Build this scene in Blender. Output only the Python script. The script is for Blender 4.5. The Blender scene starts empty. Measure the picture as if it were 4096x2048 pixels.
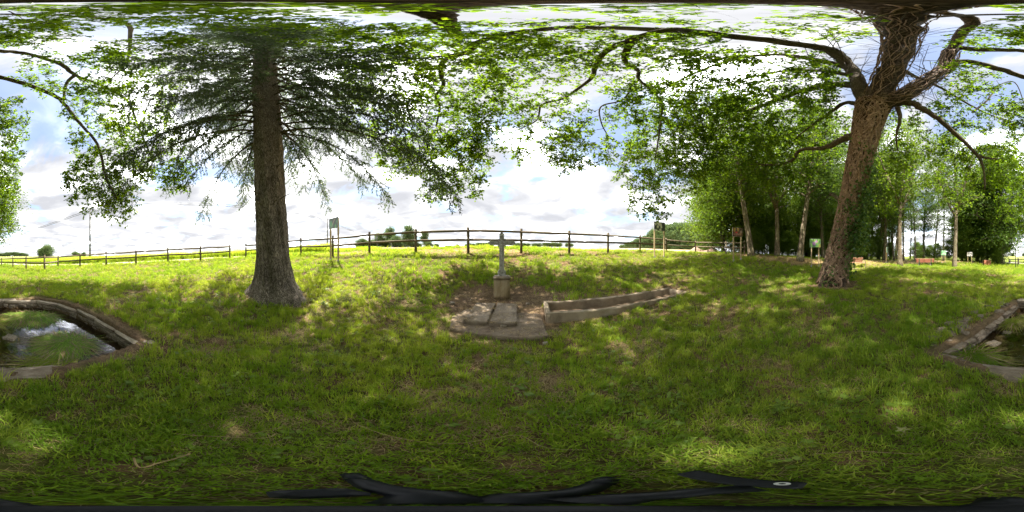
import bpy, bmesh, math, random
import numpy as np
from mathutils import Vector, Matrix

sc = bpy.context.scene
R = math.radians
PI = math.pi
H = 1.5                                   # eye height above the ground under the camera

# ------------------------------------------------------------------ camera (full 360 degree panorama)
cam_d = bpy.data.cameras.new("camera")
cam_d.type = 'PANO'
cam_d.panorama_type = 'EQUIRECTANGULAR'
cam_d.clip_start = 0.02
cam_d.clip_end = 5000
cam = bpy.data.objects.new("camera", cam_d)
cam.location = (0, 0, H)
cam.rotation_euler = (R(90), 0, 0)
sc.collection.objects.link(cam)
sc.camera = cam

# ------------------------------------------------------------------ sky: daylight with broken white cloud
SUN_AZ, SUN_EL = R(-70), R(64.5)          # azimuth clockwise from +Y
w = bpy.data.worlds.new("World")
sc.world = w
w.use_nodes = True
nt = w.node_tree
nt.nodes.clear()
def wn(t, **k):
    n = nt.nodes.new(t)
    for a, b in k.items(): setattr(n, a, b)
    return n
out = wn('ShaderNodeOutputWorld'); bg = wn('ShaderNodeBackground')
bg.inputs['Strength'].default_value = 0.10
sky = wn('ShaderNodeTexSky'); sky.sky_type = 'NISHITA'; sky.sun_disc = False
sky.sun_elevation = SUN_EL; sky.sun_rotation = SUN_AZ
sky.air_density = 1.0; sky.dust_density = 0.6; sky.ozone_density = 1.5
tc = wn('ShaderNodeTexCoord')
sep = wn('ShaderNodeSeparateXYZ'); nt.links.new(tc.outputs['Generated'], sep.inputs[0])
mx = wn('ShaderNodeMath', operation='MAXIMUM'); mx.inputs[1].default_value = 0.0
nt.links.new(sep.outputs['Z'], mx.inputs[0])
ad = wn('ShaderNodeMath', operation='ADD'); ad.inputs[1].default_value = 0.16
nt.links.new(mx.outputs[0], ad.inputs[0])
dv = wn('ShaderNodeVectorMath', operation='DIVIDE')
cmb = wn('ShaderNodeCombineXYZ')
for i in range(3): nt.links.new(ad.outputs[0], cmb.inputs[i])
nt.links.new(tc.outputs['Generated'], dv.inputs[0]); nt.links.new(cmb.outputs[0], dv.inputs[1])
def cloud_noise(scale, detail, rough, off, dist=0.4):
    mp = wn('ShaderNodeMapping'); mp.inputs['Location'].default_value = off
    mp.inputs['Scale'].default_value = (1, 1, 0.3)
    nt.links.new(dv.outputs[0], mp.inputs[0])
    n = wn('ShaderNodeTexNoise'); n.inputs['Scale'].default_value = scale
    n.inputs['Detail'].default_value = detail; n.inputs['Roughness'].default_value = rough
    n.inputs['Distortion'].default_value = dist
    nt.links.new(mp.outputs[0], n.inputs[0])
    return n
n1 = cloud_noise(1.5, 10, 0.6, (3.1, 1.7, 0))
cover = wn('ShaderNodeMapRange'); cover.interpolation_type = 'SMOOTHSTEP'
cover.inputs['From Min'].default_value = 0.36; cover.inputs['From Max'].default_value = 0.49
cover.inputs['To Min'].default_value = 0.30
nt.links.new(n1.outputs['Fac'], cover.inputs['Value'])
n2 = cloud_noise(2.4, 7, 0.5, (7.3, 4.1, 2.0), 0.5)
shade = wn('ShaderNodeValToRGB')
shade.color_ramp.elements[0].position = 0.33; shade.color_ramp.elements[0].color = (1.12, 1.14, 1.22, 1)
shade.color_ramp.elements[1].position = 0.70; shade.color_ramp.elements[1].color = (22.0, 22.0, 22.0, 1)
_e = shade.color_ramp.elements.new(0.47); _e.color = (1.46, 1.47, 1.52, 1)
_e = shade.color_ramp.elements.new(0.57); _e.color = (3.0, 3.0, 3.05, 1)
nt.links.new(n2.outputs['Fac'], shade.inputs[0])
mix = wn('ShaderNodeMix', data_type='RGBA')
nt.links.new(cover.outputs[0], mix.inputs['Factor'])
dim = wn('ShaderNodeVectorMath', operation='SCALE'); dim.inputs['Scale'].default_value = 0.55      # clear air between the clouds
nt.links.new(sky.outputs[0], dim.inputs[0]); nt.links.new(dim.outputs[0], mix.inputs['A']); nt.links.new(shade.outputs[0], mix.inputs['B'])
nt.links.new(mix.outputs['Result'], bg.inputs['Color'])
nt.links.new(bg.outputs[0], out.inputs['Surface'])

# ------------------------------------------------------------------ sun
sd = bpy.data.lights.new("sun", 'SUN')
sd.energy = 3.1; sd.angle = R(0.6); sd.color = (1.0, 0.95, 0.86)
so = bpy.data.objects.new("sun", sd)
sdir = Vector((math.sin(SUN_AZ) * math.cos(SUN_EL), math.cos(SUN_AZ) * math.cos(SUN_EL), math.sin(SUN_EL)))
so.rotation_euler = (-sdir).to_track_quat('-Z', 'Y').to_euler()
so.location = sdir * 60
sc.collection.objects.link(so)

sc.view_settings.view_transform = 'Standard'
sc.view_settings.look = 'None'
sc.view_settings.gamma = 1.0
sc.view_settings.exposure = 2.76
sc.cycles.max_bounces = 7; sc.cycles.diffuse_bounces = 4; sc.cycles.glossy_bounces = 3
sc.cycles.transmission_bounces = 5; sc.cycles.transparent_max_bounces = 6
sc.cycles.caustics_reflective = False; sc.cycles.caustics_refractive = False
sc.cycles.use_denoising = True; sc.cycles.denoiser = 'OPENIMAGEDENOISE'; sc.cycles.denoising_input_passes = 'RGB_ALBEDO_NORMAL'; sc.cycles.denoising_prefilter = 'NONE'
sc.cycles.sample_clamp_indirect = 4.0

# ------------------------------------------------------------------ small helpers
rng = np.random.default_rng(7)
random.seed(7)
COL = sc.collection

def P(px, py, r):
    """a point at horizontal distance r, seen in the panorama direction (px, py) of a 4096 x 2048 frame"""
    a = (px - 2048) * 2 * PI / 4096; e = (1024 - py) * PI / 2048
    return Vector((r * math.sin(a), r * math.cos(a), H + r * math.tan(e)))
def PZ(px, py, z):
    """a horizontal plane point at height z in that direction"""
    e = (1024 - py) * PI / 2048
    return P(px, py, (z - H) / math.tan(e))
def PD(px, py, D):
    a = (px - 2048) * 2 * PI / 4096; e = (1024 - py) * PI / 2048
    return Vector((D * math.cos(e) * math.sin(a), D * math.cos(e) * math.cos(a), H + D * math.sin(e)))
def XY(px, r):
    a = (px - 2048) * 2 * PI / 4096
    return r * math.sin(a), r * math.cos(a)

def hash2(ix, iy, seed):
    n = (ix.astype(np.int64) * 374761393 + iy.astype(np.int64) * 668265263 + seed * 982451653) & 0x7fffffff
    n = ((n ^ (n >> 13)) * 1274126177) & 0x7fffffff
    n = n ^ (n >> 16)
    return (n & 0xffff) / 65535.0
def vnoise(x, y, seed=0):
    x = np.asarray(x, float); y = np.asarray(y, float)
    ix = np.floor(x); iy = np.floor(y); fx = x - ix; fy = y - iy
    fx = fx * fx * (3 - 2 * fx); fy = fy * fy * (3 - 2 * fy)
    ix = ix.astype(np.int64); iy = iy.astype(np.int64)
    a = hash2(ix, iy, seed); b = hash2(ix + 1, iy, seed); c = hash2(ix, iy + 1, seed); d = hash2(ix + 1, iy + 1, seed)
    return a + (b - a) * fx + (c - a) * fy + (a - b - c + d) * fx * fy
def fbm(x, y, seed=0, oct=4):
    s = 0; amp = 0.5; f = 1.0
    for o in range(oct):
        s = s + amp * vnoise(np.asarray(x) * f, np.asarray(y) * f, seed + o * 17); amp *= 0.5; f *= 2.03
    return s / (1 - 0.5 ** oct)
def sstep(a, b, x):
    t = np.clip((np.asarray(x, float) - a) / (b - a), 0, 1)
    return t * t * (3 - 2 * t)

class MB:
    """collects boxes, tubes and free faces; build() links them as one mesh object"""
    def __init__(s): s.v = []; s.f = []; s.m = []
    def add(s, vs, fs, mi=0):
        o = len(s.v); s.v.extend([tuple(v) for v in vs]); s.f.extend([tuple(i + o for i in f) for f in fs]); s.m.extend([mi] * len(fs)); return s
    def box(s, c, d, rot=None, mi=0, bev=0.0):
        hx, hy, hz = d[0] / 2, d[1] / 2, d[2] / 2
        if bev <= 0:
            vs = [Vector((x, y, z)) for x in (-hx, hx) for y in (-hy, hy) for z in (-hz, hz)]
            fs = [(0, 1, 3, 2), (4, 6, 7, 5), (0, 4, 5, 1), (2, 3, 7, 6), (0, 2, 6, 4), (1, 5, 7, 3)]
        else:
            b = min(bev, hx * .9, hy * .9, hz * .9)
            vs = []
            for z, i in ((-hz, b), (-hz + b, 0), (hz - b, 0), (hz, b)):
                X, Y = hx - i, hy - i
                for (x, y) in ((-X, -Y + b), (-X + b, -Y), (X - b, -Y), (X, -Y + b), (X, Y - b), (X - b, Y), (-X + b, Y), (-X, Y - b)):
                    vs.append(Vector((x, y, z)))
            fs = [tuple(range(7, -1, -1)), tuple(range(24, 32))]
            for k in range(3):
                for j in range(8):
                    fs.append((k * 8 + j, k * 8 + (j + 1) % 8, (k + 1) * 8 + (j + 1) % 8, (k + 1) * 8 + j))
        M = rot.to_matrix() if rot is not None and hasattr(rot, 'to_matrix') else (rot if rot is not None else Matrix.Identity(3))
        c = Vector(c)
        return s.add([M @ v + c for v in vs], fs, mi)
    def beam(s, a, b, wd, ht, up=Vector((0, 0, 1)), mi=0, bev=0.0):
        a = Vector(a); b = Vector(b); y = (b - a); L = y.length; y.normalize()
        x = y.cross(up)
        if x.length < 1e-4: x = Vector((1, 0, 0))
        x.normalize(); z = x.cross(y)
        M = Matrix((x, y, z)).transposed()
        return s.box((a + b) / 2, (wd, L, ht), M, mi, bev)
    def tube(s, pts, rad, n=6, cap=True, mi=0, jit=0.0):
        pts = [Vector(p) for p in pts]; k = len(pts)
        if not hasattr(rad, '__len__'): rad = [rad] * k
        vs = []; u = None
        for i in range(k):
            t = (pts[min(i + 1, k - 1)] - pts[max(i - 1, 0)])
            if t.length < 1e-9: t = Vector((0, 0, 1))
            t.normalize()
            if u is None:
                u = t.orthogonal().normalized()
            else:
                u = (u - t * u.dot(t))
                u = u.normalized() if u.length > 1e-6 else t.orthogonal().normalized()
            v = t.cross(u)
            for j in range(n):
                a = 2 * PI * j / n
                rr = rad[i] * (1 + (random.uniform(-jit, jit) if jit else 0))
                vs.append(pts[i] + (u * math.cos(a) + v * math.sin(a)) * rr)
        fs = [(i * n + j, i * n + (j + 1) % n, (i + 1) * n + (j + 1) % n, (i + 1) * n + j) for i in range(k - 1) for j in range(n)]
        if cap:
            fs.append(tuple(range(n - 1, -1, -1))); fs.append(tuple(range((k - 1) * n, k * n)))
        return s.add(vs, fs, mi)
    def mesh(s, name, mats, smooth=False):
        me = bpy.data.meshes.new(name); me.from_pydata(s.v, [], s.f)
        if not isinstance(mats, (list, tuple)): mats = [mats]
        for m in mats: me.materials.append(m)
        if len(mats) > 1: me.polygons.foreach_set('material_index', s.m)
        if smooth: me.polygons.foreach_set('use_smooth', [True] * len(me.polygons))
        me.update(); return me
    def build(s, name, mats, parent=None, smooth=False, loc=None):
        o = bpy.data.objects.new(name, s.mesh(name, mats, smooth)); COL.objects.link(o)
        if parent is not None: o.parent = parent
        if loc is not None: o.location = loc
        return o

def np_mesh(name, V, F, mat, smooth=False):
    me = bpy.data.meshes.new(name)
    V = np.asarray(V, np.float32); F = np.asarray(F, np.int32)
    k = F.shape[1]
    me.vertices.add(len(V)); me.vertices.foreach_set('co', V.ravel())
    me.loops.add(F.size); me.loops.foreach_set('vertex_index', F.ravel())
    me.polygons.add(len(F)); me.polygons.foreach_set('loop_start', np.arange(0, F.size, k, dtype=np.int32))
    if smooth: me.polygons.foreach_set('use_smooth', np.ones(len(F), bool))
    me.materials.append(mat); me.update(calc_edges=True); me.validate()
    return me
def link(name, me, parent=None, loc=None):
    o = bpy.data.objects.new(name, me); COL.objects.link(o)
    if parent is not None: o.parent = parent
    if loc is not None: o.location = loc
    return o
def thing(name, label, cat, loc=(0, 0, 0), rz=0.0, group=None):
    o = bpy.data.objects.new(name, None); COL.objects.link(o)
    o.empty_display_size = 0.1
    o.location = loc; o.rotation_euler = (0, 0, rz)
    o['label'] = label; o['category'] = cat
    if group: o['group'] = group
    return o
def tag(o, label=None, cat=None, group=None, kind=None):
    if label: o['label'] = label
    if cat: o['category'] = cat
    if group: o['group'] = group
    if kind: o['kind'] = kind
    return o
def local(pts, root):
    L = Vector(root.location)
    return [Vector(p) - L for p in pts]

# ------------------------------------------------------------------ materials
def base_mat(name):
    m = bpy.data.materials.new(name); m.use_nodes = True
    t = m.node_tree; t.nodes.clear()
    o = t.nodes.new('ShaderNodeOutputMaterial')
    return m, t, o
def nmat(name, cols, scale=4.0, rough=0.85, bump=0.3, bscale=None, stretch=(1, 1, 1), detail=6, pos=None, dist=0.02, kind='noise', spec=0.3, metal=0.0, rough2=None):
    """colours blended by noise in object space, with noise bump"""
    m, t, o = base_mat(name)
    L = t.links.new
    p = t.nodes.new('ShaderNodeBsdfPrincipled'); p.inputs['Roughness'].default_value = rough
    p.inputs['Metallic'].default_value = metal
    p.inputs['Specular IOR Level'].default_value = spec
    c = t.nodes.new('ShaderNodeTexCoord'); mp = t.nodes.new('ShaderNodeMapping'); mp.inputs['Scale'].default_value = stretch
    L(c.outputs['Object'], mp.inputs[0])
    n = t.nodes.new('ShaderNodeTexNoise'); n.inputs['Scale'].default_value = scale; n.inputs['Detail'].default_value = detail
    n.inputs['Roughness'].default_value = 0.65; n.inputs['Distortion'].default_value = 0.3
    L(mp.outputs[0], n.inputs[0])
    r = t.nodes.new('ShaderNodeValToRGB'); e = r.color_ramp.elements
    k = len(cols)
    while len(e) < k: e.new(0.5)
    for i, cc in enumerate(cols):
        e[i].position = pos[i] if pos else 0.3 + 0.4 * i / max(1, k - 1)
        e[i].color = (*cc, 1)
    L(n.outputs['Fac'], r.inputs[0]); L(r.outputs[0], p.inputs['Base Color'])
    if bump > 0:
        n2 = t.nodes.new('ShaderNodeTexNoise' if kind == 'noise' else 'ShaderNodeTexVoronoi')
        n2.inputs['Scale'].default_value = bscale or scale * 4
        if kind == 'noise': n2.inputs['Detail'].default_value = 8
        L(mp.outputs[0], n2.inputs[0])
        b = t.nodes.new('ShaderNodeBump'); b.inputs['Strength'].default_value = bump; b.inputs['Distance'].default_value = dist
        L(n2.outputs[0], b.inputs['Height']); L(b.outputs[0], p.inputs['Normal'])
    L(p.outputs[0], o.inputs['Surface'])
    return m
def leaf_mat(name, cols, trans=0.45, rough=0.5, spec=0.25, patch=None):
    """thin leaf: reflects and lets light through, each leaf its own tint"""
    m, t, o = base_mat(name); L = t.links.new
    g = t.nodes.new('ShaderNodeNewGeometry')
    r = t.nodes.new('ShaderNodeValToRGB'); e = r.color_ramp.elements
    k = len(cols)
    while len(e) < k: e.new(0.5)
    for i, cc in enumerate(cols):
        e[i].position = i / max(1, k - 1); e[i].color = (*cc, 1)
    fac = g.outputs['Random Per Island']
    if patch:
        n = t.nodes.new('ShaderNodeTexNoise'); n.inputs['Scale'].default_value = patch; n.inputs['Detail'].default_value = 3
        L(g.outputs['Position'], n.inputs[0])
        a = t.nodes.new('ShaderNodeMath'); a.operation = 'MULTIPLY_ADD'; a.inputs[1].default_value = 0.55
        L(fac, a.inputs[0])
        b = t.nodes.new('ShaderNodeMapRange'); b.inputs['From Min'].default_value = 0.3; b.inputs['From Max'].default_value = 0.7
        b.inputs['To Max'].default_value = 0.45
        L(n.outputs['Fac'], b.inputs[0]); L(b.outputs[0], a.inputs[2]); fac = a.outputs[0]
    L(fac, r.inputs[0])
    p = t.nodes.new('ShaderNodeBsdfPrincipled'); p.inputs['Roughness'].default_value = rough
    p.inputs['Specular IOR Level'].default_value = spec
    L(r.outputs[0], p.inputs['Base Color'])
    tr = t.nodes.new('ShaderNodeBsdfTranslucent')
    hs = t.nodes.new('ShaderNodeHueSaturation'); hs.inputs['Hue'].default_value = 0.485; hs.inputs['Saturation'].default_value = 1.1
    hs.inputs['Value'].default_value = 1.8
    L(r.outputs[0], hs.inputs['Color']); L(hs.outputs[0], tr.inputs['Color'])
    mx = t.nodes.new('ShaderNodeMixShader'); mx.inputs[0].default_value = trans
    L(p.outputs[0], mx.inputs[1]); L(tr.outputs[0], mx.inputs[2]); L(mx.outputs[0], o.inputs['Surface'])
    return m
def bark_mat(name, dark, mid, light, scale=10, stretch=(1, 1, 0.25), bump=0.9, dist=0.05, moss=None):
    m, t, o = base_mat(name); L = t.links.new
    p = t.nodes.new('ShaderNodeBsdfPrincipled'); p.inputs['Roughness'].default_value = 0.92; p.inputs['Specular IOR Level'].default_value = 0.15
    c = t.nodes.new('ShaderNodeTexCoord'); mp = t.nodes.new('ShaderNodeMapping'); mp.inputs['Scale'].default_value = stretch
    L(c.outputs['Object'], mp.inputs[0])
    nz = t.nodes.new('ShaderNodeTexNoise'); nz.inputs['Scale'].default_value = scale * 0.35; nz.inputs['Detail'].default_value = 5
    L(mp.outputs[0], nz.inputs[0])
    ad = t.nodes.new('ShaderNodeMixRGB'); ad.blend_type = 'ADD'; ad.inputs[0].default_value = 0.6
    L(mp.outputs[0], ad.inputs[1]); L(nz.outputs['Color'], ad.inputs[2])
    v = t.nodes.new('ShaderNodeTexVoronoi'); v.feature = 'DISTANCE_TO_EDGE'; v.inputs['Scale'].default_value = scale
    L(ad.outputs[0], v.inputs[0])
    r = t.nodes.new('ShaderNodeValToRGB'); e = r.color_ramp.elements
    e[0].position = 0.0; e[0].color = (*dark, 1); e[1].position = 0.16; e[1].color = (*mid, 1)
    x = e.new(0.5); x.color = (*light, 1)
    L(v.outputs['Distance'], r.inputs[0])
    n2 = t.nodes.new('ShaderNodeTexNoise'); n2.inputs['Scale'].default_value = 2.0; n2.inputs['Detail'].default_value = 7
    L(c.outputs['Object'], n2.inputs[0])
    mxc = t.nodes.new('ShaderNodeMixRGB'); mxc.blend_type = 'MULTIPLY'; mxc.inputs[0].default_value = 0.7
    r2 = t.nodes.new('ShaderNodeValToRGB'); r2.color_ramp.elements[0].position = 0.3; r2.color_ramp.elements[0].color = (0.5, 0.47, 0.43, 1)
    r2.color_ramp.elements[1].position = 0.65; r2.color_ramp.elements[1].color = (1.25, 1.2, 1.1, 1)
    L(n2.outputs['Fac'], r2.inputs[0]); L(r.outputs[0], mxc.inputs[1]); L(r2.outputs[0], mxc.inputs[2])
    col = mxc.outputs[0]
    if moss:
        n3 = t.nodes.new('ShaderNodeTexNoise'); n3.inputs['Scale'].default_value = 1.3; n3.inputs['Detail'].default_value = 8
        L(c.outputs['Object'], n3.inputs[0])
        mr = t.nodes.new('ShaderNodeMapRange'); mr.inputs['From Min'].default_value = 0.5; mr.inputs['From Max'].default_value = 0.68
        mr.inputs['To Max'].default_value = 0.6
        L(n3.outputs['Fac'], mr.inputs[0])
        mm = t.nodes.new('ShaderNodeMixRGB'); L(mr.outputs[0], mm.inputs[0]); L(col, mm.inputs[1]); mm.inputs[2].default_value = (*moss, 1); col = mm.outputs[0]
    L(col, p.inputs['Base Color'])
    n4 = t.nodes.new('ShaderNodeTexNoise'); n4.inputs['Scale'].default_value = scale * 5; n4.inputs['Detail'].default_value = 6
    L(mp.outputs[0], n4.inputs[0])
    am = t.nodes.new('ShaderNodeMath'); am.operation = 'MULTIPLY_ADD'; am.inputs[1].default_value = 0.25
    L(n4.outputs['Fac'], am.inputs[0]); L(v.outputs['Distance'], am.inputs[2])
    b = t.nodes.new('ShaderNodeBump'); b.inputs['Strength'].default_value = bump; b.inputs['Distance'].default_value = dist
    L(am.outputs[0], b.inputs['Height']); L(b.outputs[0], p.inputs['Normal'])
    L(p.outputs[0], o.inputs['Surface'])
    return m

M = {}
M['oak_bark'] = bark_mat('oak_bark', (0.02, 0.014, 0.010), (0.075, 0.055, 0.04), (0.14, 0.105, 0.08), 9, (1, 1, 0.3), 0.8, 0.05)
M['limb_bark'] = bark_mat('limb_bark', (0.04, 0.032, 0.024), (0.11, 0.09, 0.065), (0.17, 0.14, 0.10), 12, (1, 1, 0.6), 0.5, 0.02, (0.10, 0.11, 0.04))
M['spruce_bark'] = bark_mat('spruce_bark', (0.05, 0.04, 0.032), (0.25, 0.215, 0.18), (0.42, 0.375, 0.325), 17, (1, 1, 0.22), 1.0, 0.05)
M['pale_bark'] = bark_mat('pale_bark', (0.07, 0.055, 0.038), (0.175, 0.145, 0.102), (0.27, 0.225, 0.16), 9, (1, 1, 0.3), 0.5, 0.03, (0.13, 0.14, 0.06))
M['dark_bark'] = bark_mat('dark_bark', (0.04, 0.034, 0.026), (0.10, 0.085, 0.06), (0.16, 0.13, 0.095), 9, (1, 1, 0.3), 0.5, 0.03, (0.08, 0.10, 0.04))
M['vine'] = nmat('vine', [(0.11, 0.066, 0.046), (0.245, 0.155, 0.105), (0.42, 0.30, 0.21)], 9, 0.9, 0.4)
M['ivy_leaf'] = leaf_mat('ivy_leaf', [(0.03, 0.07, 0.015), (0.06, 0.13, 0.025), (0.14, 0.20, 0.04)], 0.3, 0.4, 0.4)
M['oak_leaf'] = leaf_mat('oak_leaf', [(0.04, 0.085, 0.011), (0.08, 0.145, 0.016), (0.15, 0.22, 0.024)], 0.6, 0.5, 0.15, 0.35)
M['ash_leaf'] = leaf_mat('ash_leaf', [(0.028, 0.060, 0.012), (0.055, 0.10, 0.017), (0.105, 0.165, 0.028)], 0.42, 0.5, 0.15, 0.3)
M['bright_leaf'] = leaf_mat('bright_leaf', [(0.045, 0.088, 0.013), (0.085, 0.145, 0.02), (0.15, 0.215, 0.034)], 0.45, 0.5, 0.15, 0.3)
M['far_leaf'] = leaf_mat('far_leaf', [(0.04, 0.075, 0.03), (0.07, 0.11, 0.038), (0.12, 0.16, 0.05)], 0.3, 0.7, 0.2, 0.15)
M['needle'] = leaf_mat('needle', [(0.032, 0.052, 0.026), (0.05, 0.076, 0.032), (0.085, 0.112, 0.045)], 0.42, 0.5, 0.35, 0.4)
M['blade'] = leaf_mat('blade', [(0.13, 0.18, 0.022), (0.21, 0.28, 0.036), (0.32, 0.38, 0.065)], 0.5, 0.7, 0.1, 2.6)
M['blade_deep'] = leaf_mat('blade_deep', [(0.09, 0.165, 0.02), (0.145, 0.24, 0.028), (0.22, 0.32, 0.04)], 0.5, 0.7, 0.1, 1.7)
M['straw'] = leaf_mat('straw', [(0.19, 0.13, 0.055), (0.30, 0.22, 0.10), (0.42, 0.33, 0.17)], 0.25, 0.6, 0.25)
M['pond_grass'] = leaf_mat('pond_grass', [(0.10, 0.20, 0.025), (0.16, 0.30, 0.035), (0.25, 0.38, 0.06)], 0.5, 0.6, 0.2)
M['weed'] = leaf_mat('weed', [(0.09, 0.15, 0.02), (0.14, 0.21, 0.03), (0.20, 0.27, 0.05)], 0.4, 0.5, 0.3)
M['fence_wood'] = nmat('fence_wood', [(0.07, 0.05, 0.035), (0.13, 0.10, 0.065), (0.13, 0.13, 0.06)], 6, 0.85, 0.4, 30, (1, 1, 1), spec=0.2)
M['post_wood'] = nmat('post_wood', [(0.34, 0.24, 0.13), (0.48, 0.37, 0.21)], 5, 0.75, 0.25, 40, (3, 3, 0.3), spec=0.25)
M['grey_metal'] = nmat('grey_metal', [(0.32, 0.32, 0.34), (0.45, 0.45, 0.47)], 10, 0.45, 0.05, metal=0.6)
M['stone'] = nmat('stone', [(0.10, 0.075, 0.052), (0.20, 0.155, 0.112), (0.30, 0.25, 0.195)], 3.5, 0.92, 0.6, 22, dist=0.03)
M['slab_stone'] = nmat('slab_stone', [(0.095, 0.065, 0.043), (0.175, 0.13, 0.09), (0.25, 0.195, 0.14)], 4.5, 0.95, 0.7, 26, dist=0.03)
M['coping'] = nmat('coping', [(0.17, 0.13, 0.095), (0.31, 0.255, 0.195), (0.42, 0.365, 0.295)], 3.5, 0.92, 0.6, 22, dist=0.03)
M['wall_stone'] = nmat('wall_stone', [(0.07, 0.055, 0.04), (0.17, 0.14, 0.10), (0.30, 0.25, 0.19)], 7, 0.92, 0.6, 25, dist=0.03)
M['concrete'] = nmat('concrete', [(0.14, 0.105, 0.07), (0.26, 0.205, 0.14), (0.35, 0.285, 0.205)], 2.2, 0.9, 0.35, 45, dist=0.02)
M['plinth'] = nmat('plinth', [(0.16, 0.115, 0.06), (0.33, 0.25, 0.15), (0.40, 0.345, 0.24)], 4, 0.93, 0.5, 25, (1, 1, 0.5), dist=0.03)
M['cast_iron'] = nmat('cast_iron', [(0.13, 0.12, 0.105), (0.38, 0.36, 0.335), (0.56, 0.54, 0.51)], 16, 0.7, 0.5, 60, dist=0.01, spec=0.4)
M['soil'] = nmat('soil', [(0.10, 0.065, 0.04), (0.20, 0.14, 0.09), (0.28, 0.21, 0.14)], 3, 0.97, 0.9, 14, dist=0.06)
M['mound'] = nmat('mound', [(0.15, 0.095, 0.065), (0.27, 0.18, 0.13), (0.36, 0.26, 0.19)], 1.2, 0.97, 1.0, 6, dist=0.15)
M['bench_wood'] = nmat('bench_wood', [(0.23, 0.11, 0.07), (0.38, 0.19, 0.12)], 3, 0.6, 0.15, 30, (1, 8, 8))
M['table_wood'] = nmat('table_wood', [(0.18, 0.06, 0.035), (0.27, 0.10, 0.055)], 2.5, 0.5, 0.1, 30, (1, 6, 6))
M['bin_wood'] = nmat('bin_wood', [(0.33, 0.12, 0.07), (0.50, 0.20, 0.11)], 4, 0.6, 0.15, 30, (6, 6, 0.5))
M['dark_steel'] = nmat('dark_steel', [(0.02, 0.022, 0.025), (0.035, 0.036, 0.04)], 8, 0.45, 0.05)
M['green_steel'] = nmat('green_steel', [(0.012, 0.05, 0.025), (0.02, 0.075, 0.035)], 8, 0.45, 0.05)
M['bench_steel'] = nmat('bench_steel', [(0.07, 0.05, 0.045), (0.12, 0.09, 0.075)], 8, 0.5, 0.05)
M['black_plastic'] = nmat('black_plastic', [(0.003, 0.0035, 0.005), (0.006, 0.007, 0.010)], 20, 0.5, 0.04, spec=0.22)
M['steel'] = nmat('steel', [(0.5, 0.5, 0.5), (0.6, 0.6, 0.6)], 20, 0.3, 0.0, metal=1.0)
M['pole_grey'] = nmat('pole_grey', [(0.10, 0.098, 0.095), (0.15, 0.148, 0.145)], 2, 0.85, 0.2, 20)
M['wire'] = nmat('wire', [(0.05, 0.05, 0.055), (0.07, 0.07, 0.075)], 3, 0.6, 0.0)
M['white_paint'] = nmat('white_paint', [(0.66, 0.66, 0.64), (0.8, 0.8, 0.78)], 5, 0.6, 0.05)
M['gravel'] = nmat('gravel', [(0.30, 0.26, 0.20), (0.42, 0.38, 0.31), (0.52, 0.48, 0.41)], 2.2, 0.95, 0.6, 18, dist=0.02)

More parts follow.
